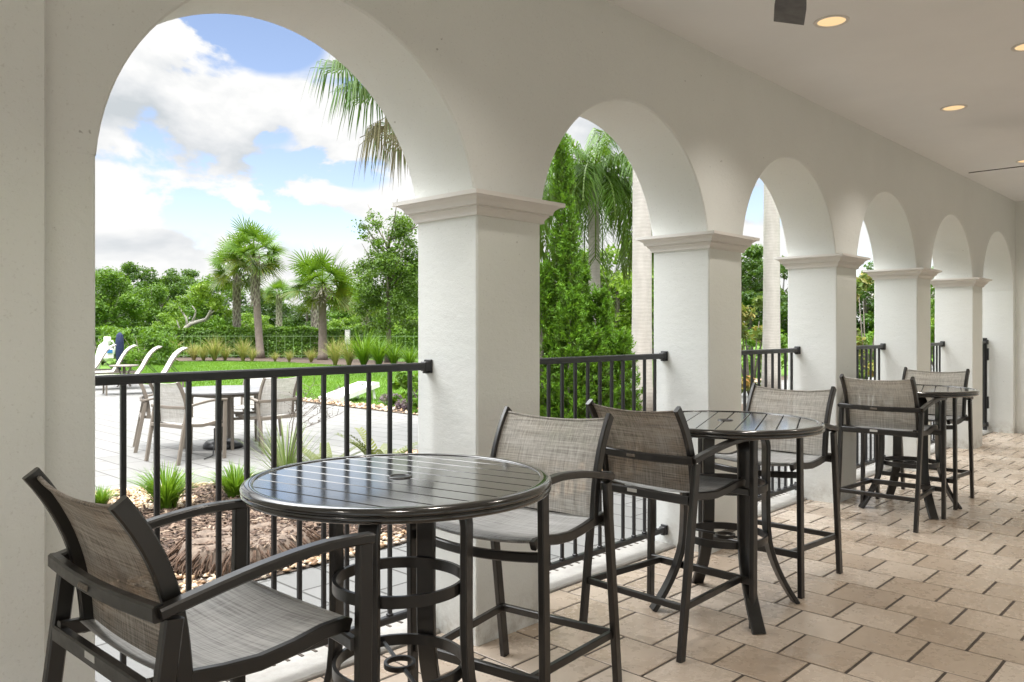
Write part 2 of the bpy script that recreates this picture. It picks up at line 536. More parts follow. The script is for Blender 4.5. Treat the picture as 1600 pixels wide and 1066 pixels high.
def inpoly(x, y, poly):
    r = np.zeros(x.shape, bool); n = len(poly)
    for i in range(n):
        (x1, y1), (x2, y2) = poly[i], poly[(i + 1) % n]
        c = (y1 > y) != (y2 > y)
        r ^= c & (x < (x2 - x1) * (y - y1) / (y2 - y1 + 1e-12) + x1)
    return r


def scatter_stones(name, pts, size, mat, flat=.6, chips=False):
    n = len(pts)
    base = np.array([(1, 0, 0), (.3, .95, 0), (-.8, .6, 0), (-.8, -.6, 0), (.3, -.95, 0), (0, 0, 1), (0, 0, -.7)], float) if not chips else \
        np.array([(-1, -.28, 0), (1, -.22, 0), (1, .28, 0), (-1, .22, 0), (-.9, -.2, .22), (.9, -.18, .2), (.85, .2, .24), (-.9, .2, .2)], float)
    fc = np.array([(0, 1, 5), (1, 2, 5), (2, 3, 5), (3, 4, 5), (4, 0, 5), (1, 0, 6), (2, 1, 6), (3, 2, 6), (4, 3, 6), (0, 4, 6)]) if not chips else \
        np.array([(4, 5, 6), (4, 6, 7), (0, 1, 5), (0, 5, 4), (1, 2, 6), (1, 6, 5), (2, 3, 7), (2, 7, 6), (3, 0, 4), (3, 4, 7)])
    k = len(base)
    s = size * rng.uniform(.55, 1.35, (n, 1, 1))
    b = base[None] * s * rng.uniform(.75, 1.25, (n, 1, 3))
    b[:, :, 2] *= flat
    a = rng.uniform(0, 2 * PI, n); ti = rng.normal(0, .25 if not chips else .3, n)
    x, y, z = b[..., 0], b[..., 1], b[..., 2]
    z2 = z * np.cos(ti)[:, None] + x * np.sin(ti)[:, None]; x2 = x * np.cos(ti)[:, None] - z * np.sin(ti)[:, None]
    X = x2 * np.cos(a)[:, None] - y * np.sin(a)[:, None]; Y = x2 * np.sin(a)[:, None] + y * np.cos(a)[:, None]
    v = np.stack([X + pts[:, 0:1], Y + pts[:, 1:2], z2 + pts[:, 2:3]], -1).reshape(-1, 3)
    f = (fc[None] + (np.arange(n) * k)[:, None, None]).reshape(-1, 3)
    r = np.repeat(rng.uniform(0, 1, n), k)
    return tag(link(name, raw_mesh(name, v, f, r, mat, not chips)), kind='stuff')


N = 60000
px_ = rng.uniform(.6, 9, N); py_ = rng.uniform(4.25, 7.65, N)
ok = inpoly(px_, py_, BED)
fld = np.array([noise.noise(Vector((a * .9, b * .9, 3.1))) for a, b in zip(px_, py_)])
edge = np.minimum(py_ - 4.3, 7.35 - py_)
mul = (fld + (edge - .55) * .9 > 0) & (px_ < 5.2)      # mulch in the middle, gravel by the edges
peb = ok & ~mul & (rng.uniform(0, 1, N) < .55)
P1 = np.stack([px_[peb], py_[peb], np.full(peb.sum(), .0)], 1)
scatter_stones('gravel', P1, .021, M['pebble'])
mu = ok & mul & (rng.uniform(0, 1, N) < .62)
P2 = np.stack([px_[mu], py_[mu], rng.uniform(-.005, .02, mu.sum())], 1)
scatter_stones('mulch', P2, .032, M['mulch'], chips=True)
N = 9000
px_ = rng.uniform(8.8, 22, N); py_ = rng.uniform(10.3, 15, N)
ok = inpoly(px_, py_, GR)
scatter_stones('roadside_gravel', np.stack([px_[ok], py_[ok], np.full(ok.sum(), -.005)], 1), .04, M['pebble'])

M['turf'] = m_leaf('turf_blade', [(0, (.06, .15, .006)), (.5, (.11, .24, .010)), (.9, (.17, .31, .02)), (1, (.30, .30, .08))], .6, .3)
N = 150000
F_ = np.sqrt(rng.uniform(13.5 ** 2, 37 ** 2, N)); k_ = rng.uniform(-.50, .30, N)
gx_ = F_ * (CT + ST * k_); gy_ = F_ * (ST - CT * k_)
ok = (gx_ > 8.95) & ~inpoly(gx_, gy_, GR) & (gy_ > 11.3) & ~inpoly(gx_, gy_, [gp(190, 37), gp(360, 38), gp(440, 36.5), gp(520, 33.5), gp(600, 31.5), gp(665, 30.5), gp(700, 34), gp(560, 40), gp(170, 45)])
gx_, gy_ = gx_[ok], gy_[ok]; n = len(gx_)
a_ = rng.uniform(0, 2 * PI, n); h_ = rng.uniform(.03, .075, n); w_ = .011
P0 = np.stack([gx_ - np.cos(a_) * w_, gy_ - np.sin(a_) * w_, np.full(n, -.05)], 1); P1 = np.stack([gx_ + np.cos(a_) * w_, gy_ + np.sin(a_) * w_, np.full(n, -.05)], 1)
P2_ = np.stack([gx_ + rng.normal(0, .03, n), gy_ + rng.normal(0, .03, n), -.05 + h_], 1)
pt_ = np.array([noise.noise(Vector((a * .35, b * .35, 8))) for a, b in zip(gx_, gy_)])
tag(link('grass', raw_mesh('grass', np.stack([P0, P1, P2_], 1).reshape(-1, 3), np.arange(n * 3).reshape(n, 3), np.repeat(np.clip(.45 + pt_ * .5 + rng.normal(0, .2, n), 0, 1), 3), M['turf'])), kind='stuff')

# ------------------------------------------------------------------ ARCADE WALL
aw = empty('arcade_wall', (0, D, 0), 0, 'white stucco arcade wall with six round arches on square piers', 'wall')
CH = .008


def rel(p): return (p[0], p[1] - D, p[2])


def arch_pts(xc, n=48, r=RARC, z0=1.99):
    a0 = math.asin((z0 - ZARC) / RARC)
    return [(xc - r * math.cos(a), ZARC + r * math.sin(a)) for a in np.linspace(a0, PI - a0, n)]


panel = MB()
ZT = ZCEIL + .02
centers = [X1 - (BAY - PW) / 2 + BAY * i for i in range(6)]
XL = .76
for yy, sgn in ((D, 1), (D + T, -1)):
    prevx = XL; bot = []
    for xc in centers:
        ap = arch_pts(xc, 48, RARC + CH)
        bot.append((prevx, 1.99)); bot += ap; prevx = ap[-1][0]
    bot.append((prevx, 1.99)); bot.append((XEND + .12, 1.99))
    # clean duplicated x
    a = []; b = []
    for (x, z) in bot:
        a.append(rel((x, yy, z))); b.append(rel((x, yy, ZT)))
    if sgn < 0: a, b = b, a
    panel.strip(a, b)
for xc in centers:
    o1 = [rel((x, D, z)) for x, z in arch_pts(xc, 48, RARC + CH)]
    o2 = [rel((x, D + CH, z)) for x, z in arch_pts(xc, 48, RARC)]
    o3 = [rel((x, D + T - CH, z)) for x, z in arch_pts(xc, 48, RARC)]
    o4 = [rel((x, D + T, z)) for x, z in arch_pts(xc, 48, RARC + CH)]
    panel.strip(o2, o1, True); panel.strip(o3, o2, True); panel.strip(o4, o3, True)
panel.build('arch_panel', M['wall'], aw)


def column_shaft(x0, x1, y0, y1, z0, z1, b=CH):
    m = MB()
    ring = [(x0 + b, y0), (x1 - b, y0), (x1, y0 + b), (x1, y1 - b), (x1 - b, y1), (x0 + b, y1), (x0, y1 - b), (x0, y0 + b)]
    vs = [(x, y, z0) for x, y in ring] + [(x, y, z1) for x, y in ring]
    m.add(vs, [(i, (i + 1) % 8, 8 + (i + 1) % 8, 8 + i) for i in range(8)] + [tuple(range(8, 16))])
    return m


PROF = [(.0, 0), (.013, 0), (.013, .012), (.018, .022), (.026, .030), (.033, .035), (.030, .036), (.030, .041), (.044, .043), (.045, .052), (.050, .064), (.060, .073), (.070, .079), (.078, .081), (.087, .082), (.087, .101), (.0, .103)]
for i in range(5):
    x0 = X1 + BAY * i
    sh = column_shaft(x0, x0 + PW, 0, T, -.02, 2.03).build('pillar', M['wall'], aw)
    m = MB()
    loops = []
    for (o, z) in PROF:
        loops.append([(x0 - o, -o, ZCB + z), (x0 + PW + o, -o, ZCB + z), (x0 + PW + o, T + o, ZCB + z), (x0 - o, T + o, ZCB + z)])
    for a, b in zip(loops[:-1], loops[1:]):
        for s_ in range(4):
            s2 = (s_ + 1) % 4
            m.add([a[s_], a[s2], b[s2], b[s_]], [(0, 1, 2, 3)])
    c_ = m.build('capital', M['trim'], sh)
# plain jambs at the two ends and the slightly proud pier on the near side
column_shaft(XL, centers[0] - RARC, 0, T, -.02, 1.99).build('jamb', M['wall'], aw)
column_shaft(centers[5] + RARC, XEND + .12, 0, T, -.02, 1.99).build('jamb', M['wall'], aw)
m = column_shaft(-3.4, XL, -.03, T + .03, -.02, ZT, .006); m.build('end_pier', M['wall'], aw)

# end wall, ceiling
ew = MB(); ew.box((XEND + .15, (D - 2.2) / 2, 1.61), (.3, D + 2.2 - .002, 3.3))
tag(ew.build('end_wall', M['wall']), 'plain white stucco wall closing the far end of the loggia', 'wall')
cl = MB(); cl.box((4.75, (D + T - 3.3) / 2, ZCEIL + .2), (17.5, D + T + 3.3, .4))
ceiling = cl.build('ceiling', M['ceil']); tag(ceiling, kind='structure')
bw = MB(); bw.box((4.85, -1.85, 2.53), (16.3, .3, 1.47))  # unseen wall; height of its openings chosen to let bounce light reach the ceiling
for i in range(9):
    xa_, xb_ = -3.3 + i * BAY - (.0 if i else .0), -3.3 + i * BAY + .42
    bw.box(((xa_ + xb_) / 2, -1.85, .887), (xb_ - xa_, .3, 1.814))
tag(bw.build('unseen_back_wall', M['wall']), 'unseen stucco wall at the back of the loggia, wide square openings added to light the ceiling', 'wall')
# ------------------------------------------------------------------ RAILINGS
RYY = D + .333


def railing_mesh(name, xa, xb, label, gate=False):
    t_ = empty(name, (xa, RYY, 0), 0, label, 'gate' if gate else 'railing', None if gate else 'black railings between the piers')
    L_ = xb - xa
    g0 = .03 if not gate else .10
    b = MB(); b.bar([(g0 * .3, 0, 1.272), (L_ - g0 * .3, 0, 1.272)], .036, .036); b.build('top_rail', M['black'], t_)
    b = MB(); b.bar([(g0 * .3, 0, .105), (L_ - g0 * .3, 0, .105)], .036, .034); b.build('bottom_rail', M['black'], t_)
    for z in (1.272, .105):
        for x_, s_ in ((0.0, 1), (L_, -1)):
            b = MB(); b.box((x_ + s_ * .007, 0, z), (.014, .052, .066), .003); b.box((x_ + s_ * .024, 0, z), (.034, .044, .046), .004)
            b.box((x_ + s_ * .02, 0, z - .029), (.026, .028, .010), .002)
            b.build('bracket', M['black'], t_)
    n = 13
    first = None
    for j in range(n):
        x_ = L_ - .121 - .1189 * j
        if first is None:
            b = MB(); b.bar([(0, 0, .122), (0, 0, 1.254)], .019, .019, side=(1, 0, 0)); b.box((0, 0, .128), (.027, .027, .012), .003)
            first = b.build('baluster', M['black'], t_, (x_, 0, 0))
        else:
            c = first.copy(); col.objects.link(c); c.parent = t_; c.location = (x_, 0, 0)
    return t_


rl = ['black metal railing in the nearest and widest arch', 'black metal railing in front of the tall juniper',
      'black metal railing in the third arch behind the middle table', 'black metal railing in the fourth arch behind the far bar table',
      'black metal railing glimpsed in the narrow fifth arch']
for i in range(5):
    railing_mesh('railing', centers[i] - RARC, centers[i] + RARC, rl[i])
gt = railing_mesh('gate', centers[5] - RARC, centers[5] + RARC, 'black metal gate with hinges beside the far end wall', True)
for z in (1.10, .42):
    b = MB(); b.box((2 * RARC - .075, -.02, z), (.05, .05, .17), .005); b.build('hinge', M['black'], gt)
b = MB(); b.bar([(2 * RARC - .085, 0, .03), (2 * RARC - .085, 0, 1.33)], .05, .05, side=(1, 0, 0)); b.build('gate_post', M['black'], gt)


# ------------------------------------------------------------------ BAR TABLES
def bar_table(loc, slat_deg, leg_deg, label):
    t_ = empty('bar_table', loc, 0, label, 'bar table', 'round slatted bar tables')
    H = .975; RO = .49; RI = .452
    m = MB()
    prof = [(RI, -.006), (RI, .000), (RI + .004, .0035), (RI + .012, .0045), (RO - .012, .0025), (RO - .004, -.003), (RO, -.010), (RO - .001, -.016), (RO - .006, -.019),
            (RO - .002, -.023), (RO - .001, -.030), (RO - .006, -.036), (RO - .016, -.039), (RI - .01, -.039), (RI - .01, -.02)]
    m.lathe([(r, H + z) for r, z in prof], 96, flip=False)
    m.build('rim', M['tabletop'], t_, crease=50)
    ca, sa = math.cos(R(slat_deg)), math.sin(R(slat_deg))
    pitch = .0905; gap = .0055; n = 10
    top = MB()
    for i in range(n):
        v0 = (i - n / 2) * pitch + gap / 2; v1 = v0 + pitch - gap
        a = []; b = []
        NP = 14
        for q in range(NP + 1):
            v = v0 + (v1 - v0) * q / NP
            u = math.sqrt(max(0, (RI + .001) ** 2 - v * v))
            a.append((-u, v)); b.append((u, v))
        loop = a + b[::-1]
        def w2(u, v): return (u * ca - v * sa, u * sa + v * ca)
        def lay(z, ins):
            out = []
            cv = (v0 + v1) / 2
            for (u, v) in loop:
                vv = cv + (v - cv) * (1 - ins / ((v1 - v0) / 2)); out.append((*w2(u, vv), z))
            return out
        l0 = lay(H - .014, 0); l1 = lay(H - .0022, 0); l2 = lay(H - .0006, .0016); nn = len(l0)
        vs = l0 + l1 + l2
        fs = []
        for s_ in (0, nn):
            for q in range(nn):
                q2 = (q + 1) % nn
                fs.append((s_ + q2, s_ + q, s_ + nn + q, s_ + nn + q2))
        for q in range(NP):
            fs.append((2 * nn + q, 2 * nn + q + 1, 2 * nn + nn - 2 - q, 2 * nn + nn - 1 - q))
        fs = [f[::-1] for f in fs]
        top.add(vs, fs)
    top.build('tabletop', M['tabletop'], t_)
    m = MB(); m.lathe([(.0, H - .018), (RI - .005, H - .018), (RI - .005, H - .03), (0, H - .03)], 48, smooth=False)
    m.build('under_plate', M['bronze'], t_)
    m = MB(); m.lathe([(.030, H - .01), (.030, H + .003), (.036, H + .0035), (.040, H + .001), (.040, H - .004)], 32); m.build('umbrella_ring', M['bronze'], t_)
    m = MB(); m.lathe([(0, H + .0006), (.0295, H + .0006)], 32); m.build('hole_plug', M['black'], t_)
    m = MB(); m.lathe([(0, H - .032), (.15, H - .032), (.16, H - .045), (.14, H - .05), (0, H - .05)], 32); m.build('hub_plate', M['bronze'], t_)
    for q in range(4):
        a = R(leg_deg + 90 * q); rd = V(math.cos(a), math.sin(a), 0); tg = V(-math.sin(a), math.cos(a), 0)
        prof = [(.08, H - .052)]
        for e in np.linspace(0, PI / 2, 7): prof.append((.137 + .090 * math.sin(e), H - .052 - .090 * (1 - math.cos(e))))
        prof += [(.227, .80), (.226, .66), (.226, .50), (.230, .40)]
        for e in np.linspace(.15, 1, 8): prof.append((.230 + .165 * e ** 1.75, .40 - .40 * e))
        m = MB(); m.bar([rd * r + V(0, 0, z) for r, z in prof], .066, .024, side=tg, ch=.004); m.build('leg', M['bronze'], t_, crease=25)
    for z in (.64, .372):
        m = MB(); m.lathe([(.214, z - .018), (.214, z + .018), (.202, z + .018), (.202, z - .018)], 64, closed=True, smooth=True); m.build('ring', M['bronze'], t_, crease=40)
        if z > .5: continue
        m = MB(); aa = R(leg_deg + 40)
        m.lathe([(.052, z - .008), (.052, z + .008), (.042, z + .008), (.042, z - .008)], 32, closed=True)
        for s_ in (-1, 1):
            d_ = V(math.cos(aa), math.sin(aa), 0) * s_
            m.bar([d_ * .045 + V(0, 0, z), d_ * .204 + V(0, 0, z)], .012, .010)
        m.build('umbrella_holder', M['bronze'], t_, crease=40)
    return t_


bar_table((1.622, 2.045, 0), 101.5, 28, 'nearest round dark bar table with reflective slats, in front of the widest arch')
bar_table((3.815, 2.09, 0), 22, 52, 'middle round dark bar table standing between two sling stools')
bar_table((6.94, 2.15, 0), 15, 42, 'farthest round dark bar table beyond the row of stools')


# ------------------------------------------------------------------ SLING CHAIRS
def sling_chair(name, S, A, Tz, frame, back, seatm, stretch, label, cat, group, badge=True):
    """S seat height, A arm height, Tz top of back"""
    c = empty(name, (0, 0, 0), 0, label, cat, group)
    fx, rx = .30, -.285
    k_ = S / .70
    rtx = -.180
    for s_ in (-1, 1):
        b = MB(); b.bar([(rx, s_ * .280, 0), (rtx + .005, s_ * .288, A - .045)], .026, .042, side=(0, 1, 0), ch=.004); b.build('leg', frame, c)
        b = MB(); b.bar([(fx, s_ * .302, 0), (fx + .012, s_ * .300, A + .016)], .026, .042, side=(0, 1, 0), ch=.004); b.build('leg', frame, c)
        pts = []
        for e in np.linspace(0, 1, 13):
            x = rtx - .026 + e * (fx + .030 - rtx + .028)
            z = A - .028 + .062 * math.sin(min(1, e * 1.02) * PI * .56) - .012 * max(0, e - .75) * 4 * .5
            y = s_ * (.290 + .012 * e)
            pts.append((x, y, z))
        b = MB(); b.bar(pts, .036, .026, side=(0, 1, 0), ch=.005); b.build('arm', frame, c, crease=25)
        # back post
        pts = []
        for e in np.linspace(0, 1, 14):
            z = S - .02 + (Tz - S + .02) * e
            x = -.135 - .022 * e - .115 * e ** 2.6
            pts.append((x, s_ * .252, z))
        b = MB(); b.bar(pts, .022, .041, side=(0, 1, 0), ch=.004); b.build('back_post', frame, c, crease=25)
        # seat rail
        pts = [(x, s_ * .250, S + z) for x, z in ((-.21, .004), (-.13, -.004), (-.04, -.016), (.05, -.022), (.14, -.014), (.22, .000), (.285, .002), (.30, -.004))]
        b = MB(); b.bar(pts, .024, .036, side=(0, 1, 0), ch=.004); b.build('seat_rail', frame, c, crease=25)
        if stretch:
            b = MB(); b.bar([(-.252, s_ * .272, .225), (.285, s_ * .235, .225)], .022, .030, ch=.003); b.build('stretcher', frame, c)
    band = [(rtx - .026 - .012 * math.cos(a * PI / 2), y, A - .028 - .006 * math.cos(a * PI / 2)) for a, y in ((v, v * .292) for v in np.linspace(-1, 1, 15))]
    b = MB(); b.bar(band, .028, .036, ch=.005); bd = b.build('back_band', frame, c, crease=25)
    xr = lambda z: rx + (rtx - rx) * z / A
    b = MB(); b.bar([(xr(S - .01), -.272, S - .012), (xr(S - .01), .272, S - .012)], .026, .040, ch=.004); rr = b.build('rear_rail', frame, c)
    if badge:
        b = MB(); b.box((xr(S) - .0145, .035, S - .006), (.002, .055, .016), .0005); b.build('sticker', M['silver'], rr)
        b = MB(); b.box((rtx - .0535, .03, A - .034), (.004, .05, .014), .0015)
        for q in range(4): b.box((rtx - .0565, .0115 + q * .0123, A - .034), (.004, .008, .008), .002)
        b.build('badge', M['taupe'], bd)
    b = MB(); b.bar([(.288 + .045 * (1 - v * v), v * .292, S - .052 + .012 * v * v) for v in np.linspace(-1, 1, 13)], .022, .034, ch=.004); b.build('front_rail', frame, c, crease=25)
    if stretch:
        b = MB(); b.bar([(.297, -.292, .225), (.297, .292, .225)], .024, .036, ch=.003); b.build('footrest', frame, c)
        b = MB(); b.bar([(xr(.225) + .004, -.27, .225), (xr(.225) + .004, .27, .225)], .022, .030, ch=.003); b.build('stretcher', frame, c)
    # slings
    nu, nv = 16, 16
    def grid(fn):
        m = MB(); vs = [fn(i / nu, j / nv * 2 - 1) for i in range(nu + 1) for j in range(nv + 1)]
        fs = [(i * (nv + 1) + j, i * (nv + 1) + j + 1, (i + 1) * (nv + 1) + j + 1, (i + 1) * (nv + 1) + j) for i in range(nu) for j in range(nv)]
        m.add(vs, fs, True); return m
    def bk(e, v):
        z = S + .012 + (Tz - .012 - S - .012) * e
        ee = (z - (S - .02)) / (Tz - S + .02)
        x = -.128 - .022 * ee - .115 * ee ** 2.6 - .012 * (1 - v * v)
        return (x, v * .243, z - .018 * (1 - v * v) * e ** 3)
    m = grid(bk); sb = m.build('back_sling', back, c)
    # hem along the top edge
    m = MB(); m.tube([bk(1, v) for v in np.linspace(-1, 1, 13)], .0055, 6); m.build('hem', back, sb)
    rail = [(-.165, .006), (-.13, .002), (-.04, -.010), (.05, -.018), (.14, -.010), (.22, .004), (.275, .010), (.297, .002)]
    def st(e, v):
        f = e * (len(rail) - 1); i = min(int(f), len(rail) - 2); q = f - i
        x = rail[i][0] * (1 - q) + rail[i + 1][0] * q; z = rail[i][1] * (1 - q) + rail[i + 1][1] * q
        return (x + .018 * (1 - v * v) * max(0, e - .8) * 5, v * .243, S + .008 + z - .014 * (1 - v * v))
    m = grid(st); ss = m.build('seat_sling', seatm, c)
    m = MB(); m.tube([st(1, v) for v in np.linspace(-1, 1, 13)], .006, 6); m.build('hem', seatm, ss)
    return c


SG = 'bar stools with woven sling seats'
proto = sling_chair('bar_stool', .70, .895, 1.10, M['bronze'], M['sling'], M['seat'], True,
                    'x', 'bar stool', SG)
stools = [
    # centre, yaw, label, brown back
    ((.885, 1.955), 2, 'nearest sling bar stool, seen from behind against the near left pier', True),
    ((2.325, 2.165), 189, 'sling bar stool facing the nearest table, in front of the first pier', False),
    ((3.335, 2.15), -2, 'brown stained sling stool seen from behind, left of the middle table', True),
    ((4.515, 2.16), 180, 'pale sling bar stool facing us behind the middle table', False),
    ((6.415, 2.14), 0, 'sling bar stool seen from behind at the farthest table', False),
    ((7.44, 2.17), 180, 'sling bar stool on the far side of the farthest table', False)]
for i, (p, yaw, lab, brown) in enumerate(stools):
    o = proto if i == 0 else copy_tree(proto)
    o.location = (p[0], p[1], 0); o.rotation_euler.z = R(yaw); o['label'] = lab
for o in list(bpy.data.objects):
    if o.name.startswith('back_sling') and o.parent and o.parent.get('label') and ('brown' in o.parent['label'] or 'nearest sling' in o.parent['label']):
        o.data = o.data.copy(); o.data.materials[0] = M['sling_brown']
        for h in o.children:
            h.data = h.data.copy(); h.data.materials[0] = M['sling_brown']

PG = 'patio chairs around the outdoor table'
pch = sling_chair('patio_chair', .42, .645, .90, M['taupe'], M['sling_pale'], M['sling_pale'], False, 'x', 'chair', PG, False)
pchairs = [((4.00, 8.92), 12, 'pale sling patio chair with its back to the left, nearest the railing'),
           ((4.18, 10.0), -20, 'pale patio chair half hidden behind the left patio chair'),
           ((5.06, 8.95), 97, 'pale patio chair at the right of the outdoor table, back turned'),
           ((5.45, 10.1), 205, 'pale patio chair on the far side of the outdoor table')]
for i, (p, yaw, lab) in enumerate(pchairs):
    o = pch if i == 0 else copy_tree(pch)
    o.location = (p[0], p[1], -.02); o.rotation_euler.z = R(yaw); o['label'] = lab

# ------------------------------------------------------------------ OUTDOOR FURNITURE
pt = empty('patio_table', (4.75, 9.5, -.02), R(10), 'round grey patio table with four pale sling chairs', 'table')
m = MB(); m.lathe([(0, .735), (.585, .735), (.61, .732), (.625, .722), (.625, .705), (.61, .697), (0, .697)], 48); m.build('tabletop', M['greytop'], pt, crease=40)
for q in range(4):
    a = R(45 + 90 * q)
    m = MB(); m.bar([(.45 * math.cos(a), .45 * math.sin(a), 0), (.43 * math.cos(a), .43 * math.sin(a), .70)], .045, .045, side=(1, 0, 0)); m.build('leg', M['taupe'], pt)
m = MB(); m.bar([(.43 * math.cos(R(45 + 90 * q)), .43 * math.sin(R(45 + 90 * q)), .67) for q in range(5)], .03, .05); m.build('apron', M['taupe'], pt)
m = MB(); m.tube([(0, 0, .1), (0, 0, .70)], .022, 10); m.lathe([(0, .1), (.2, .09), (.24, .04), (.24, .0), (0, 0)], 24, flip=True); m.build('umbrella_base', M['black'], pt)
# umbrella tube on the table, hose-like cord under it
m = MB(); m.tube([(4.15, 8.75, -.01), (4.3, 8.85, .0), (4.38, 8.98, .12), (4.44, 9.1, .28)], .008, 6)
tag(m.build('cable', M['black']), 'thin black cable curving up under the patio table', 'cable')

AX = R(-14)
lo = empty('sun_lounger', (0, 0, 0), 0, 'x', 'sun lounger', 'white sling sun loungers lined up by the lawn')
for s_ in (-1, 1):
    m = MB(); m.bar([(-1.25, s_ * .31, .33), (.0, s_ * .31, .34), (.62, s_ * .31, .34)], .03, .05); m.build('side_rail', M['taupe'], lo)
    for x in (-1.15, .45):
        m = MB(); m.bar([(x, s_ * .31, 0), (x, s_ * .31, .32)], .04, .04, side=(1, 0, 0)); m.build('leg', M['taupe'], lo)
    m = MB(); bp = [(x, s_ * .29, z) for x, z in ((0, .36), (.12, .55), (.24, .80), (.33, .95), (.43, 1.05), (.55, 1.11))]
    m.bar(bp, .025, .035, side=(0, 1, 0)); m.build('back_post', M['taupe'], lo)
    m = MB(); m.bar([(.20, s_ * .27, .70), (.50, s_ * .27, .36)], .014, .014); m.build('back_prop', M['black'], lo)
m = MB()
pr = [(0, .375), (.12, .568), (.24, .818), (.33, .968), (.43, 1.068), (.55, 1.128)]
m.strip([(x, -.30, z) for x, z in pr], [(x, .30, z) for x, z in pr], True)
m.strip([(x + .012, -.30, z - .012) for x, z in pr], [(x + .012, .30, z - .012) for x, z in pr], True)
m.build('back_sling', M['lounger'], lo)
m = MB(); m.box((-.62, 0, .365), (1.24, .58, .012), .004); m.build('seat_sling', M['lounger'], lo)
lspots = [(250, 18.7, 1.0, 'sun lounger with the lowest reclined back, nearest the lawn'), (213, 20.1, 1.05, 'sun lounger with upright back just right of the small side table'),
          (176, 21.6, 1.05, 'sun lounger with upright back just left of the small side table'), (146, 22.6, 1.02, 'leftmost sun lounger, partly cut off by the near pier')]
for i, (px, F, sc_, lab) in enumerate(lspots):
    o = lo if i == 0 else copy_tree(lo)
    x, y = gp(px, F); o.location = (x, y, -.02); o.rotation_euler.z = AX; o['label'] = lab
    if i == 0: o.scale = (1, 1, .93)
x, y = gp(194, 20.6)
st_ = empty('side_table', (x, y, -.02), 0, 'small round grey side table between two sun loungers', 'side table')
m = MB(); m.lathe([(0, .56), (.33, .56), (.35, .55), (.35, .53), (.33, .52), (0, .52)], 32); m.build('tabletop', M['taupe'], st_)
m = MB(); m.tube([(0, 0, .02), (0, 0, .52)], .035, 10); m.build('pedestal', M['taupe'], st_)
for q in range(4):
    a = R(20 + 90 * q); d_ = V(math.cos(a), math.sin(a), 0)
    m = MB(); m.tube([d_ * r + V(0, 0, z) for r, z in ((.24, .52), (.17, .42), (.10, .28), (.12, .12), (.22, 0))], .012, 6); m.build('leg', M['taupe'], st_)
# cornhole board
cx, cy = gp(546, 16.8)
cb = empty('cornhole_board', (cx, cy, -.035), R(10), 'white tilted cornhole board with a round hole on the lawn edge', 'game board')
m = MB(); Lb, Wb = 1.2, .6; zb0, zb1 = .10, .36
slope = math.atan2(zb1 - zb0, Lb)
rt = Matrix.Rotation(-slope, 3, 'Y')
hole = [(.37 + .078 * math.cos(a), .078 * math.sin(a)) for a in np.linspace(0, 2 * PI, 33)[:-1]]
def up_(x, y, h): return rt @ V(x, y, h) + V(0, 0, (zb0 + zb1) / 2)
sq = []
for a in np.linspace(0, 2 * PI, 33)[:-1]:
    dx, dy = math.cos(a), math.sin(a)
    tx = ((Lb / 2 - .37) if dx > 0 else (Lb / 2 + .37)) / max(1e-6, abs(dx)); ty = (Wb / 2) / max(1e-6, abs(dy))
    q = min(tx, ty); sq.append((.37 + dx * q, dy * q))
sq_c = sq
m.strip([up_(*p, 0) for p in hole + hole[:1]], [up_(*p, 0) for p in sq_c + sq_c[:1]])
m.strip([up_(*p, -.018) for p in hole + hole[:1]], [up_(*p, 0) for p in hole + hole[:1]])
# corner fillers are inside the fan already (corners): add thin edge boards
m.build('deck', M['white'], cb)
m = MB()
for (a, b) in (((-.6, -.3), (.6, -.3)), ((.6, -.3), (.6, .3)), ((.6, .3), (-.6, .3)), ((-.6, .3), (-.6, -.3))):
    m.add([up_(*a, .002), up_(*b, .002), up_(*b, -.10), up_(*a, -.10)], [(0, 1, 2, 3)])
    ai = (a[0] * .96, a[1] * .93); bi = (b[0] * .96, b[1] * .93)
    m.add([up_(*a, .002), up_(*b, .002), up_(*bi, .002), up_(*ai, .002)], [(3, 2, 1, 0)])
m.build('side_board', M['white'], cb)
for s_ in (-1, 1):
    m = MB(); m.bar([up_(.45, s_ * .24, -.05), (.50, s_ * .24, 0)], .022, .07, side=(0, 1, 0)); m.build('leg', M['white'], cb)
# pool lift and navy cover seen past the loungers
x, y = gp(166, 27)
pl = empty('pool_lift', (x, y, -.02), R(20), 'white moulded pool lift chair with a blue patch, beside the hedge', 'pool lift')
pl.scale = (.8, .8, .9)
m = MB(); m.tube([(-.5, 0, 0), (-.4, 0, .5), (-.2, 0, .95), (.05, 0, 1.15)], [.12, .14, .16, .12], 10); m.tube([(.05, 0, 1.1), (.05, 0, 1.36)], [.15, .13], 12); m.build('body', M['white'], pl)
m = MB(); m.tube([(.1, 0, 1.2), (.32, 0, 1.18), (.42, 0, .95), (.38, 0, .7)], .035, 8); m.build('arm', M['white'], pl)
m = MB(); m.box((-.05, -.1, .72), (.5, .45, .55), .12); m.build('seat', M['white'], pl)
m = MB(); m.box((-.1, -.335, .82), (.26, .03, .14), .012); m.build('panel', M['blue'], pl)
x, y = gp(187, 29)
nv_ = MB(); nv_.lathe([(.10, 0.3), (.14, .6), (.145, 1.0), (.11, 1.28), (.05, 1.36), (0, 1.38)], 14, flip=True); nv_.tube([(0, 0, 0), (0, 0, .35)], .05, 8)
tag(nv_.build('covered_stand', M['navy'], None, (x, y, -.03)), 'slim stand under a dark navy cover in front of the hedge', 'covered stand')


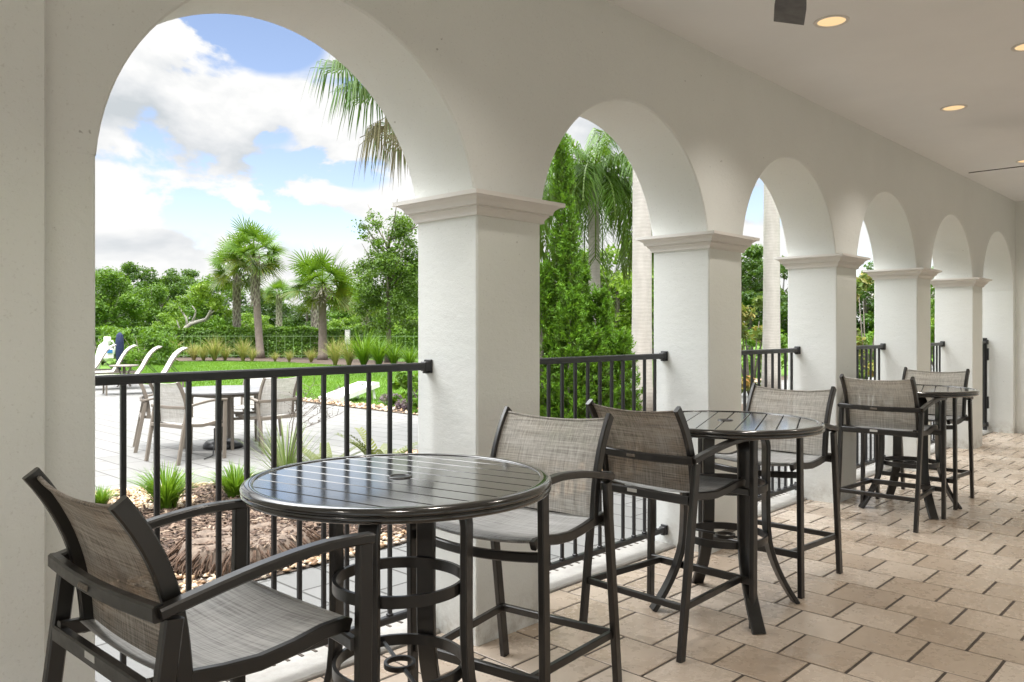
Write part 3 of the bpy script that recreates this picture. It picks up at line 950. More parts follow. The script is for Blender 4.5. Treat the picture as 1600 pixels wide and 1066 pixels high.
# ------------------------------------------------------------------ CEILING FIXTURES
t = NT('lamp_glow'); e = t.n('ShaderNodeEmission', {'Color': (1, .68, .36, 1), 'Strength': .52}); M['glow'] = t.done(e.outputs[0])
t = NT('lamp_bulb'); e = t.n('ShaderNodeEmission', {'Color': (1, .80, .52, 1), 'Strength': 1.6}); M['bulb'] = t.done(e.outputs[0])
M['reflector'] = m_paint('gold_reflector', (.72, .5, .25), .35, .1)
LL = {(4.66, 1.872): 'recessed warm downlight nearest the fan blade tip', (7.16, 1.886): 'recessed warm downlight farther down the ceiling near the arches',
      (5.93, 1.13): 'recessed downlight cut by the right picture edge', (9.95, 1.92): 'most distant recessed downlight above the far fan blade'}
for (x, y), lab in LL.items():
    o = empty('recessed_light', (x, y, ZCEIL), 0, lab, 'downlight', 'recessed ceiling downlights')
    m = MB(); m.lathe([(.078, -.001), (.079, -.005), (.09, -.006), (.098, -.004), (.099, -.001)], 40, flip=True); m.build('trim_ring', M['trim'], o)
    m = MB(); m.lathe([(.079, -.002), (.070, .03), (.05, .06), (0, .075)], 32); m.build('reflector', M['glow'], o)
    m = MB(); m.lathe([(.034, .052), (.030, .044), (0, .040)], 20); m.build('bulb', M['bulb'], o)
# cut the ceiling openings: lamps sit in shallow cans let into the slab
cut = MB()
for (x, y) in LL: cut.lathe([(0, -.05), (.080, -.05), (.080, .15), (0, .15)], 32, c=(x, y, ZCEIL))
co = cut.build('cut_tool', M['ceil'])
md = ceiling.modifiers.new('cans', 'BOOLEAN'); md.object = co; md.operation = 'DIFFERENCE'; md.solver = 'EXACT'
dg = bpy.context.evaluated_depsgraph_get()
ceiling.data = bpy.data.meshes.new_from_object(ceiling.evaluated_get(dg)); ceiling.modifiers.clear()
bpy.data.objects.remove(co)
for i, (x, y) in enumerate(list(LL) + [(3.41, 1.13), (2.16, 1.88), (.9, 1.13), (8.41, 1.13), (11.3, 1.13), (12.2, 1.9), (-.5, 1.88)]):
    l = bpy.data.lights.new('downlight', 'SPOT'); l.energy = 25; l.color = (1, .93, .84); l.spot_size = R(110); l.spot_blend = .8; l.shadow_soft_size = .07
    lo_ = bpy.data.objects.new('downlight_lamp', l); lo_.location = (x, y, ZCEIL - .012); col.objects.link(lo_)


def fan(loc, az, label, pitch=12):
    f = empty('ceiling_fan', loc, 0, label, 'ceiling fan', 'grey ceiling fans')
    m = MB(); m.tube([(0, 0, -.30), (0, 0, 0)], .014, 10); m.build('downrod', M['chrome'], f)
    m = MB(); m.lathe([(0, -.05), (.05, -.05), (.06, 0)], 24); m.build('canopy', M['chrome'], f)
    m = MB(); m.lathe([(0, -.47), (.07, -.46), (.10, -.42), (.10, -.34), (.05, -.29), (0, -.29)], 32); m.build('motor', M['chrome'], f)
    for q in range(3):
        a = R(az + 120 * q); rt = Matrix.Rotation(a, 3, 'Z') @ Matrix.Rotation(R(pitch), 3, 'X')
        m = MB(); n = 12; top = []; bot = []
        xs = np.linspace(.16, .66, n)
        w = [.045 + .022 * min(1, (x - .16) / .3) for x in xs]
        up1 = [rt @ V(x, ww, .004) for x, ww in zip(xs, w)]; up2 = [rt @ V(x + (.012 if i == n - 1 else 0), -ww, .004) for i, (x, ww) in enumerate(zip(xs, w))]
        lo1 = [p - V(0, 0, .008) for p in up1]; lo2 = [p - V(0, 0, .008) for p in up2]
        m.strip(up1, up2); m.strip(lo2, lo1); m.strip(lo1, up1); m.strip(up2, lo2)
        m.add([up1[-1], up2[-1], lo2[-1], lo1[-1]], [(0, 1, 2, 3)])
        m.bar([rt @ V(.06, 0, 0), rt @ V(.2, 0, 0)], .03, .012)
        for p in range(len(m.v)): m.v[p] = (m.v[p][0], m.v[p][1], m.v[p][2] - .395)
        m.build('blade', M['fan'], f)
    return f


fan((2.92, 1.31, ZCEIL), 26.6, 'grey ceiling fan whose blade tip shows at the top edge')
fan((8.0, 1.31, ZCEIL), 90, 'farther grey ceiling fan with one thin blade by the right edge', -10)

# ------------------------------------------------------------------ VEGETATION
def blades_mesh(name, n, h, spread, w, mat, curve=.6, seg=4, hvar=.35, base_r=.05, stiff=0.0):
    """a tuft of arching grass-like blades"""
    vs = []; fs = []; rn = []
    for i in range(n):
        a = rng.uniform(0, 2 * PI); L_ = h * rng.uniform(1 - hvar, 1.1); out = spread * rng.uniform(.1, 1) ** .7
        r0 = base_r * rng.uniform(0, 1); d_ = np.array([math.cos(a), math.sin(a), 0]); p0 = d_ * r0
        pr = np.array([-math.sin(a), math.cos(a), 0]); tw = rng.uniform(-.6, .6)
        pr = pr * math.cos(tw) + d_ * math.sin(tw) * .4
        c = rng.uniform(0, 1)
        b0 = len(vs)
        for q in range(seg + 1):
            e = q / seg
            z = L_ * (e - curve * .55 * (out / max(h, .01)) * e ** 2.4)
            p = p0 + d_ * out * e ** (1.6 - stiff * .5) + np.array([0, 0, z])
            ww = w * (1 - e) ** .6 * (.6 + .4 * min(1, e * 4)) + .0006
            vs.append(p - pr * ww / 2); vs.append(p + pr * ww / 2); rn += [c, c]
        for q in range(seg):
            k_ = b0 + q * 2
            fs.append((k_, k_ + 1, k_ + 3, k_ + 2))
    return raw_mesh(name, np.array(vs), np.array(fs), np.array(rn), mat)


def leaf_cloud(name, centers_, radii, n, size, mat, flat=.8, up=.3, asp=.55, tints=None, shell=.55):
    """leaf-sized faces spread through many clumps; each leaf a bent quad"""
    centers_ = np.array(centers_); radii = np.array(radii)
    k = len(centers_)
    w = radii ** 2; w = w / w.sum()
    ci = rng.choice(k, n, p=w)
    d_ = rng.normal(0, 1, (n, 3)); d_ /= np.linalg.norm(d_, axis=1)[:, None]
    r = radii[ci] * (shell + (1 - shell) * rng.uniform(0, 1, n)) * rng.uniform(.65, 1.12, n)
    p = centers_[ci] + d_ * r[:, None] * np.array([1, 1, flat])
    nrm = d_ * .6 + rng.normal(0, .6, (n, 3)) + np.array([0, 0, up]); nrm /= np.linalg.norm(nrm, axis=1)[:, None]
    t1 = np.cross(nrm, rng.normal(0, 1, (n, 3))); t1 /= np.linalg.norm(t1, axis=1)[:, None]
    t2 = np.cross(nrm, t1)
    s = size * rng.uniform(.6, 1.35, n)[:, None]
    a = p - t1 * s * .5; b = p + t2 * s * asp * .5 + nrm * s * .08; c = p + t1 * s * .5; d2 = p - t2 * s * asp * .5 + nrm * s * .08
    v = np.stack([a, b, c, d2], 1).reshape(-1, 3)
    f = np.arange(n * 4).reshape(n, 4)
    ct = tints if tints is not None else rng.uniform(0, 1, k)
    rn = np.clip(ct[ci] * .55 + rng.uniform(0, 1, n) * .5 - .02, 0, 1)
    return raw_mesh(name, v, f, np.repeat(rn, 4), mat)


def clumps(n, w, h, z0, seed, taper=.5, rmin=.16, rmax=.3):
    rg = np.random.default_rng(seed); c = []; r = []
    while len(c) < n:
        p = rg.uniform(-1, 1, 3)
        e = (p[2] + 1) / 2
        lim = (1 - taper * abs(e - .4) ** 1.5 * 1.6)
        if p[0] ** 2 + p[1] ** 2 > lim ** 2: continue
        c.append((p[0] * w / 2 * .8, p[1] * w / 2 * .8, z0 + e * h)); r.append(w * rg.uniform(rmin, rmax) * .55)
    return c, r


def trunk_mesh(name, h, r0, r1, mat, lean=(0, 0), limbs=None, n=10):
    m = MB()
    pts = [(lean[0] * e ** 1.5 + .03 * h * .1 * math.sin(e * 5), lean[1] * e ** 1.5, h * e) for e in np.linspace(0, 1, 8)]
    rr = [r0 * (1 + .5 * max(0, .12 - e) / .12) * (1 - e) + r1 * e for e in np.linspace(0, 1, 8)]
    m.tube(pts, rr, n)
    for (e, d_, L_, r) in (limbs or []):
        p0 = Vector(pts[0]).lerp(Vector(pts[-1]), e); d_ = Vector(d_).normalized()
        q = [p0, p0 + d_ * L_ * .35 + V(0, 0, .05 * L_), p0 + d_ * L_ * .7 + V(0, 0, .12 * L_), p0 + d_ * L_ + V(0, 0, .3 * L_)]
        m.tube(q, [r, r * .75, r * .5, r * .2], 6)
    me = m.build(name, mat)
    return me


def limb_set(seed, n, h, w):
    rg = random.Random(seed); out = []
    for i in range(n):
        a = rg.uniform(0, 2 * PI)
        out.append((rg.uniform(.45, .98), (math.cos(a), math.sin(a), rg.uniform(.25, 1.1)), w * rg.uniform(.28, .5), .035 * h / 4 * rg.uniform(.6, 1.2)))
    return out


# --- broadleaf trees: a few crowns, copied with their trunks
def tree_kind(w, h, zc, n, leaf, mat, seed, ncl=26, trunk_h=None, bark=None, **kw):
    c, r = clumps(ncl, w, h, zc, seed, **kw)
    me = leaf_cloud('crown', c, r, n, leaf, mat, tints=None)
    th = trunk_h or zc + h * .55
    to = trunk_mesh('trunk', th, w * .035, w * .012, bark or M['bark'], limbs=limb_set(seed, 9, th, w))
    tm = to.data; bpy.data.objects.remove(to)
    return me, tm


def place_tree(kind, loc, s, rz, label, group='trees beyond the hedge', name='tree', cat='tree'):
    o = empty(name, (loc[0], loc[1], -.05), rz, label, cat, group)
    o.scale = (s[0], s[0], s[1]) if isinstance(s, tuple) else (s, s, s)
    link('crown', kind[0], o); link('trunk', kind[1], o)
    return o


K_dark = tree_kind(7.0, 6.2, 1.6, 11000, .25, M['tree_dark'], 1, 46)
K_mid = tree_kind(6.5, 5.4, 1.2, 11000, .24, M['tree_mid'], 2, 44)
K_light = tree_kind(5.2, 4.0, .8, 9000, .21, M['tree_light'], 3, 36)
K_tall = tree_kind(6.0, 7.5, 2.0, 11000, .25, M['tree_dark'], 4, 48, taper=.6)
kd = {'d': K_dark, 'm': K_mid, 'l': K_light, 't': K_tall}
nm = {'d': 'dark green broadleaf tree', 'm': 'mid green bushy tree', 'l': 'bright yellow green tree', 't': 'tall dark tree'}
# kind, photo column, depth, top row in the photo, width scale, where it stands
far = [('m', 165, 56, 430, 1.05, 'behind the hedge at the left edge of the widest arch'),
       ('d', 150, 84, 412, 1.2, 'peeking over the trees by the near pier'),
       ('t', 208, 74, 414, 1.05, 'rising behind the leftmost bushy tree'),
       ('d', 252, 80, 418, 1.2, 'left of the pale leaning dead tree'),
       ('t', 290, 86, 424, 1.1, 'far behind the pale leaning dead tree'),
       ('m', 238, 60, 452, .85, 'low between the hedge and the dark trees'),
       ('m', 330, 70, 440, 1.0, 'behind the shorter left palm'),
       ('d', 372, 78, 442, 1.15, 'behind the tallest fan palm on its left'),
       ('d', 436, 84, 448, 1.15, 'between the tallest and the stoutest fan palm'),
       ('d', 480, 78, 452, 1.0, 'directly behind the stoutest fan palm'),
       ('m', 530, 72, 450, 1.0, 'right of the stoutest fan palm'),
       ('d', 575, 78, 440, 1.2, 'left behind the slender oak'),
       ('m', 640, 66, 420, 1.1, 'right behind the slender oak beside the first pier'),
       ('d', 690, 74, 410, 1.2, 'mostly hidden behind the first pier'),
       ('l', 395, 58, 492, .9, 'low behind the hedge under the tallest palm'),
       ('l', 545, 56, 496, .85, 'low behind the hedge right of the stoutest palm'),
       ('l', 268, 52, 492, .8, 'low behind the hedge under the leaning dead tree'),
       ('l', 640, 50, 490, .8, 'low behind the hedge beside the first pier'),
       ('l', 870, 46, 420, 1.1, 'behind the tall juniper on its left'),
       ('l', 965, 40, 380, 1.15, 'between the juniper and the smooth pale trunk'),
       ('m', 1022, 44, 400, 1.0, 'just right of the smooth pale trunk'),
       ('m', 915, 52, 440, 1.1, 'low behind the juniper'),
       ('t', 1172, 46, 388, 1.0, 'seen in the third arch left of its pale trunk'),
       ('d', 1222, 50, 396, 1.0, 'seen in the third arch right of its pale trunk'),
       ('d', 1130, 52, 400, 1.1, 'hidden mostly by the second pier'),
       ('d', 1352, 52, 408, .95, 'seen in the narrow fourth arch'),
       ('l', 1458, 48, 470, .8, 'glimpsed in the fifth arch'),
       ('m', 1290, 54, 420, 1.0, 'hidden mostly by the third pier'),
       ('m', 1478, 60, 420, 1.0, 'hidden mostly by the fourth pier')]
hk = {'d': 7.8, 'm': 6.6, 'l': 4.8, 't': 9.5}
for kx, px, F, top, ws, where in far:
    x, y = gp(px, F)
    H_ = EYE + (515 - top) * F / 1252.2
    sz = (H_ + .05) / hk[kx]
    place_tree(kd[kx], (x, y), (ws * (sz * .5 + .5), sz), random.uniform(0, 6.28), nm[kx] + ' ' + where)

# slender oak beside the first pier
c, r = clumps(130, 4.0, 5.1, 1.5, 21, taper=.5, rmin=.16, rmax=.34)
oc = leaf_cloud('crown', c, r, 15000, .15, M['oak'], asp=.5, shell=.12)
x, y = gp(607, 36)
ok_ = empty('oak_tree', (x, y, -.05), .4, 'slender open oak tree with small leaves beside the first pier', 'tree')
link('crown', oc, ok_)
tr_ = trunk_mesh('trunk', 6.1, .13, .03, M['bark'], lean=(.1, .05), limbs=limb_set(5, 22, 6, 4.2)); tr_.parent = ok_

# pale leaning dead tree with a loose green top
x, y = gp(279, 43)
dt = empty('leaning_tree', (x, y, -.05), 0, 'leaning bleached tree with bare branches behind the tan grasses', 'tree')
rgt = V(ST, -CT, 0); fwd = V(CT, ST, 0)
def sp(px, py): return rgt * ((px - 279) / 1252.2 * 43) + V(0, 0, 1.5 + (515 - py) / 1252.2 * 43)
m = MB()
m.tube([sp(277, 556), sp(284, 528), sp(291, 512), sp(299, 506), sp(312, 502), sp(322, 499), sp(328, 488), sp(333, 473)], [.17, .15, .13, .11, .10, .09, .07, .04], 8)
m.tube([sp(293, 511), sp(291, 497), sp(285, 488), sp(280, 480)], [.09, .06, .05, .03], 7)
m.tube([sp(299, 506), sp(305, 493), sp(306, 485), sp(300, 478)], [.07, .05, .04, .03], 7)
m.tube([sp(326, 492), sp(334, 487), sp(342, 484)], [.05, .04, .02], 6)
m.tube([sp(286, 525), sp(280, 512), sp(276, 500)], [.06, .04, .02], 6)
m.build('trunk', M['palebark'], dt)
cc_ = [tuple(sp(px, py) + fwd * random.uniform(-1, 1)) for px, py in ((285, 470), (296, 460), (308, 455), (320, 462), (332, 466), (342, 478), (276, 482), (268, 490), (300, 470), (315, 448), (326, 452), (350, 488))]
link('crown', leaf_cloud('crown', cc_, [.55] * len(cc_), 1500, .22, M['tree_light'], asp=.4, shell=.2), dt)


# --- sabal (fan) palms
def fan_frond(mbv, origin, az, el, plen, flen, nseg, droop, rnd, wseg=.055, spread=118, weep=0.0, roll=0.0):
    """petiole then a folded fan of narrow segments, tips drooping"""
    vs, fs, rn = mbv
    d_ = np.array([math.cos(az) * math.cos(el), math.sin(az) * math.cos(el), math.sin(el)])
    side = np.array([-math.sin(az), math.cos(az), 0]); upv = np.cross(d_, side) * -1
    upv = np.cross(side, d_) * -1
    if upv[2] < 0: upv = -upv
    if roll:
        side, upv = side * math.cos(roll) + upv * math.sin(roll), upv * math.cos(roll) - side * math.sin(roll)
    o = np.array(origin); tip = o + d_ * plen + np.array([0, 0, -droop * plen * .25])
    b0 = len(vs)
    for p, w in ((o, .03), (tip, .018)):
        vs.append(p - side * w); vs.append(p + side * w); rn += [rnd * .8, rnd * .8]
    fs.append((b0, b0 + 1, b0 + 3, b0 + 2))
    for q in range(nseg):
        a = R(spread) * (2 * q / (nseg - 1) - 1) + rng.normal(0, .03)
        L_ = flen * (1 - .22 * abs(a) / R(spread)) * rng.uniform(.85 - .2 * (weep > 0), 1.08)
        dd = d_ * math.cos(a) + side * math.sin(a)
        wd = np.cross(dd, upv); wd /= np.linalg.norm(wd) + 1e-9
        b0 = len(vs); rr = min(1, max(0, rnd + rng.normal(0, .12)))
        for e, w in ((.03, .5), (.45, 1.0), (.75, .75), (1.0, .06)):
            if weep: 
                eo = min(e, .45) + max(0, e - .45) * .25
                p = tip + dd * L_ * eo + upv * .1 * L_ * abs(math.sin(a)) * eo + np.array([0, 0, -weep * L_ * (max(0, e - .40)) ** 1.15 - .12 * L_ * e])
            else: p = tip + dd * L_ * e + np.array([0, 0, -droop * L_ * (.25 * e ** 2 + .55 * max(0, e - .55) ** 1.3)]) + upv * .12 * L_ * abs(math.sin(a)) * e
            vs.append(p - wd * wseg * w * .5); vs.append(p + wd * wseg * w * .5); rn += [rr, rr]
        for s_ in range(3):
            k_ = b0 + 2 * s_
            fs.append((k_, k_ + 1, k_ + 3, k_ + 2))


def fan_crown(name, n, plen, flen, nseg, zsp=.12, low=-.62, seed=1, wseg=.06, hang=.34, mat='fan_leaf'):
    vs, fs, rn = [], [], []
    rg = random.Random(seed)
    for i in range(n):
        e = i / (n - 1)
        az = i * 2.39996 + rg.uniform(-.3, .3)
        el = math.asin(max(-1, min(1, 1.0 - e * (1.0 - low)))) * .95
        dr = .22 + hang * e + rg.uniform(-.08, .08)
        rnd = max(.02, .95 - .75 * e ** 1.4 + rg.uniform(-.12, .12))
        fan_frond((vs, fs, rn), (0, 0, zsp * (1 - e)), az, el, plen * rg.uniform(.8, 1.15), flen * rg.uniform(.85, 1.1), nseg, dr, rnd, wseg, roll=rg.uniform(-1.1, 1.1))
    return raw_mesh(name, np.array(vs), np.array(fs), np.array(rn), M[mat])


crownA = fan_crown('crown', 38, .74, .76, 21, seed=2, wseg=.048)
crownB = fan_crown('crown', 30, .7, .72, 19, seed=3, low=-.45, wseg=.05)


def boots(z0, z1, r, n, seed, size=.26):
    m = MB(); rg = random.Random(seed)
    for i in range(n):
        z = z0 + (z1 - z0) * i / n; a = i * 2.39996
        d_ = V(math.cos(a), math.sin(a), 0); tg = V(-math.sin(a), math.cos(a), 0)
        for s_ in (-1, 1):
            p0 = d_ * r * .98 + tg * s_ * .10 + V(0, 0, z); p1 = d_ * (r * 1.14) + tg * s_ * .012 + V(0, 0, z + size)
            m.bar([p0, p0.lerp(p1, .5) + d_ * .012, p1 + d_ * rg.uniform(0, .05)], .055, .018, side=tg, ch=0)
    return m


def sabal(px, F, base_py, top_py, label, cs, boot_from=.5, boot_to=1.0, r=.17, lean=0.0, crown=None, ragged=False):
    x, y = gp(px, F)
    z0 = -.05; H_ = EYE + (515 - top_py) / 1252.2 * F - z0
    o = empty('palm_tree', (x, y, z0), random.uniform(0, 6), label, 'palm tree', 'fan palms on the lawn and beyond the hedge')
    o.rotation_euler.z = 0
    lx = rgt * lean
    m = MB()
    pts = [(lx.x * e, lx.y * e, H_ * e) for e in np.linspace(0, 1, 14)]
    rr = [r * (1.35 - .35 * min(1, e * 8)) * (1 - .1 * e) + rng.normal(0, .004) for e in np.linspace(0, 1, 14)]
    m.tube(pts, rr, 14); m.build('trunk', M['palm_trunk'], o)
    if boot_to > boot_from:
        b = boots(0, H_ * (boot_to - boot_from), r * 1.0, int(H_ * (boot_to - boot_from) * 26), int(px))
        b.build('boots', M['boots'], o, (lx.x * (boot_from + boot_to) / 2, lx.y * (boot_from + boot_to) / 2, H_ * boot_from))
    if ragged:
        b = MB(); rg = random.Random(3)
        for i in range(34):
            a = rg.uniform(0, 6.28); d_ = V(math.cos(a), math.sin(a), 0); z = H_ * rg.uniform(.80, .98)
            b.bar([d_ * r * .7 + V(0, 0, z), d_ * (r + rg.uniform(.25, .5)) + V(0, 0, z - rg.uniform(-.25, .45))], .07, .02)
        b.build('broken_stalks', M['boots'], o, (lx.x * .9, lx.y * .9, 0))
    cr = link('crown', crown or crownA, o, (lx.x, lx.y, H_ + .1)); cr.scale = (cs,) * 3; cr.rotation_euler.z = random.uniform(0, 6)
    return o


sabal(407, 41, 559, 403, 'tallest fan palm on the lawn, its upper trunk crossed with old boots', 1.36, .50, 1.0, .19, lean=-.35)
sabal(370, 43, 550, 428, 'shorter fan palm left of the tallest, trunk fully covered in boots', 1.3, .12, 1.0, .17)
sabal(504, 39, 560, 448, 'stout fan palm with a broad drooping crown and broken stalks', 1.42, .0, 0.0, .20, ragged=True)
sabal(492, 44, 550, 452, 'booted palm trunk close behind the stout fan palm', .72, .2, 1.0, .17, crown=crownB)
sabal(436, 56, 530, 462, 'small distant fan palm between the two lawn palms', .92, .3, 1.0, .17, crown=crownB)
sabal(571, 52, 530, 482, 'distant fan palm with a greyish trunk left of the oak', 1.0, .3, 1.0, .2, crown=crownB)

# near fan palm standing behind the first pier; its drooping fronds show in the first arch
x, y = 6.18, 7.12
np_ = empty('palm_tree', (x, y, -.02), 0, 'near fan palm hidden by the first pier, long drooping fronds in the arch', 'palm tree')
m = MB(); m.tube([(0, 0, 4.35 * e) for e in np.linspace(0, 1, 10)], [.19 - .04 * e for e in np.linspace(0, 1, 10)], 16); m.build('trunk', M['smooth_trunk'], np_)
vs, fs, rn = [], [], []
rg = random.Random(11)
for i in range(38):
    e = i / 37
    az = i * 2.39996 + .5; el = math.asin(1 - e * 1.3) * .9
    fan_frond((vs, fs, rn), (0, 0, .25 * (1 - e)), az, el, rg.uniform(.92, 1.18), rg.uniform(.8, 1.0), 38, .7 + .5 * e, .8 - .35 * e + rg.uniform(-.1, .1), .022, 118, rg.uniform(.7, 1.3))
link('crown', raw_mesh('crown', np.array(vs), np.array(fs), np.array(rn), M['weep_leaf']), np_, (0, 0, 4.68)).scale = (.9, .9, .9)
vs, fs, rn = [], [], []
for i in range(8):
    az = 2.2 + i * .8; fan_frond((vs, fs, rn), (0, 0, -.05), az, -.45, .7, .7, 34, 1.0, rg.uniform(0, 1), .017, 80, 1.1)
link('dead_fronds', raw_mesh('dead_fronds', np.array(vs), np.array(fs), np.array(rn), M['dead_leaf']), np_, (0, 0, 4.4))


# smooth pale trunks in the second and third arches, crowns above the arches
def feather_crown(name, n, L_, nl, seed, droop=1.0, lw=.022, ll=.42, low=-.2):
    vs, fs, rn = [], [], []; rg = random.Random(seed)
    for i in range(n):
        e = i / (n - 1); az = i * 2.39996; el = math.asin(1 - e * (1 - low)) * .92
        d_ = np.array([math.cos(az), math.sin(az), 0]); side = np.array([-math.sin(az), math.cos(az), 0])
        prev = None; pts = []
        for q in range(nl + 1):
            u = q / nl
            ang = el - droop * (u ** 1.5) * (1.15 + .4 * e)
            st = L_ / nl
            p = np.zeros(3) if prev is None else prev + (d_ * math.cos(ang) + np.array([0, 0, math.sin(ang)])) * st
            pts.append((p, ang)); prev = p
        b0 = len(vs); tone = max(0, min(1, .75 - .5 * e + rg.uniform(-.12, .12)))
        for p, ang in pts:
            vs.append(p - side * .012); vs.append(p + side * .012); rn += [.2, .2]
        for q in range(nl): fs.append((b0 + 2 * q, b0 + 2 * q + 1, b0 + 2 * q + 3, b0 + 2 * q + 2))
        for q in range(2, nl + 1):
            p, ang = pts[q]; u = q / nl
            tdir = d_ * math.cos(ang) + np.array([0, 0, math.sin(ang)])
            for s_ in (-1, 1):
                for rep in range(2):
                    l_ = ll * (1 - .55 * abs(u - .45)) * rg.uniform(.75, 1.1)
                    o_ = side * s_ * rg.uniform(.35, .75) + tdir * rg.uniform(.35, .7) + np.array([0, 0, rg.uniform(-.15, .25)])
                    o_ /= np.linalg.norm(o_)
                    p1 = p + o_ * l_ * .45 + np.array([0, 0, -.10 * l_]); p2 = p + o_ * l_ * .75 + np.array([0, 0, -.60 * l_ * rg.uniform(.7, 1.1)])
                    wd = np.cross(o_, np.array([0, 0, 1.])); wd = wd / (np.linalg.norm(wd) + 1e-9) * lw * .5
                    b = len(vs); rr = max(0, min(1, tone + rg.uniform(-.2, .2)))
                    for pp, w in ((p, .6), (p1, 1.), (p2, .08)): vs.append(pp - wd * w); vs.append(pp + wd * w); rn += [rr, rr]
                    fs.append((b, b + 1, b + 3, b + 2)); fs.append((b + 2, b + 3, b + 5, b + 4))
    return raw_mesh(name, np.array(vs), np.array(fs), np.array(rn), M['feather_leaf'])


fc = feather_crown('crown', 30, 2.3, 30, 5)
fq = feather_crown('crown', 46, 2.15, 30, 8, 1.35, .03, .62, -.35)


def smooth_palm(px, F, h, r, cs, label, cm=None):
    x, y = gp(px, F)
    o = empty('palm_tree', (x, y, -.02), 0, label, 'palm tree', 'smooth trunked palms in the bed')
    m = MB(); m.tube([(.02 * math.sin(e * 4), 0, h * e) for e in np.linspace(0, 1, 16)], [r * (1.18 - .18 * min(1, e * 6)) * (1 - .22 * e) for e in np.linspace(0, 1, 16)], 20); m.build('trunk', M['smooth_trunk'], o)
    c = link('crown', cm or fc, o, (0, 0, h)); c.scale = (cs,) * 3; c.rotation_euler.z = random.uniform(0, 6)
    return o


smooth_palm(1002, 12.0, 8.6, .155, 1.0, 'thick smooth pale palm trunk in the second arch beside the second pier')
smooth_palm(1205, 15.5, 9.5, .165, 1.0, 'smooth pale palm trunk in the third arch')
smooth_palm(928, 15.0, 4.25, .125, 1.0, 'feather palm with long drooping fronds behind the juniper', fq)

# juniper
def juniper(label, px, F, spires, n):
    x, y = gp(px, F)
    o = empty('juniper', (x, y, -.02), 0, label, 'juniper')
    w = np.array([s_[3] ** 1.3 * s_[2] for s_ in spires]); w /= w.sum()
    ci = rng.choice(len(spires), n, p=w)
    V0, V1, V2, RN = [], [], [], []
    for i in range(n):
        dx, dy, h, wd, zb = spires[ci[i]]
        e = rng.uniform(0, 1) ** 1.2
        prof = (1 - e) ** .8 * (1 if e > .08 else .6 + e * 5) + .03
        a = rng.uniform(0, 2 * PI)
        lump = .70 + .55 * noise.noise(Vector((math.cos(a) * 1.6 + ci[i] * 3, math.sin(a) * 1.6, e * h * 2.6)))
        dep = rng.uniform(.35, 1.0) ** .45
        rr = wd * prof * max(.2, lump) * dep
        c0 = np.array([dx + rr * math.cos(a), dy + rr * math.sin(a), zb + e * (h - zb)])
        ax_ = np.array([math.cos(a) * .75, math.sin(a) * .75, rng.uniform(.5, 1.5)]); ax_ /= np.linalg.norm(ax_)
        m_ = 34; L0 = rng.uniform(.09, .17)
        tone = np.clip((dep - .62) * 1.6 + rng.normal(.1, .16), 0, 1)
        u_ = rng.uniform(0, 1, m_)
        p = c0 + ax_ * (u_ * L0)[:, None] + rng.normal(0, .022, (m_, 3)) * (1.15 - u_)[:, None]
        d_ = ax_ * .8 + rng.normal(0, .55, (m_, 3)); d_ /= np.linalg.norm(d_, axis=1)[:, None]
        s_ = np.cross(d_, rng.normal(0, 1, (m_, 3))); s_ /= np.linalg.norm(s_, axis=1)[:, None]
        L_ = rng.uniform(.025, .055, m_)[:, None]
        V0.append(p - s_ * .008); V1.append(p + s_ * .008); V2.append(p + d_ * L_)
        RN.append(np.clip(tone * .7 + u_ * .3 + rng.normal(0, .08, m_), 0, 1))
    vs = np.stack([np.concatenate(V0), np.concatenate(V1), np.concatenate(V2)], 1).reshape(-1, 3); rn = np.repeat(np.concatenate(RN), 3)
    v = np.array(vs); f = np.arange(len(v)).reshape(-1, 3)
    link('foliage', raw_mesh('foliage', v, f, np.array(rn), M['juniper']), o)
    m = MB()
    for (dx, dy, h, wd, zb) in spires:
        m.tube([(dx * .2, dy * .2, 0), (dx * .7, dy * .7, zb + .1), (dx, dy, zb + (h - zb) * .4), (dx, dy, h * .9)], [.05, .04, .03, .008], 7)
    m.build('trunk', M['bark'], o)
    return o


def ro(r_, f_): v_ = rgt * r_ + fwd * f_; return v_.x, v_.y
sps = [(*ro(-.02, 0), 3.6, .27, .25), (*ro(.05, -.15), 2.6, .27, .15), (*ro(.42, .1), 1.85, .36, .2), (*ro(-.26, 0), 2.15, .36, .2), (*ro(.20, .25), 2.25, .27, .3), (*ro(.64, -.05), 1.35, .34, .2), (*ro(.04, -.3), 1.8, .40, .1), (*ro(-.6, .2), 1.8, .46, .2), (*ro(.30, -.2), 1.4, .42, .1)]
juniper('tall bright green juniper with several spires behind the second railing', 882, 9.2, sps, 4600)

# croton like shrubs in the third and fourth arches, green shrubs beside the first pier
def shrub(px, F, w, h, mat, label, n, leaf, seed, name='shrub', group=None, z0=.15, asp=.4):
    x, y = gp(px, F); o = empty(name, (x, y, -.04), 0, label, 'shrub', group)
    c, r = clumps(16, w, h - z0, z0, seed, taper=.3, rmin=.2, rmax=.34)
    link('foliage', leaf_cloud('foliage', c, r, n, leaf, M[mat], asp=asp, shell=.3), o)
    m = MB(); rg = random.Random(seed)
    for q in range(5):
        a = rg.uniform(0, 6.28); m.tube([(0, 0, 0), (math.cos(a) * w * .15, math.sin(a) * w * .15, h * .4), (math.cos(a) * w * .3, math.sin(a) * w * .3, h * .8)], [.03, .02, .008], 5)
    m.build('stem', M['bark'], o)
    return o


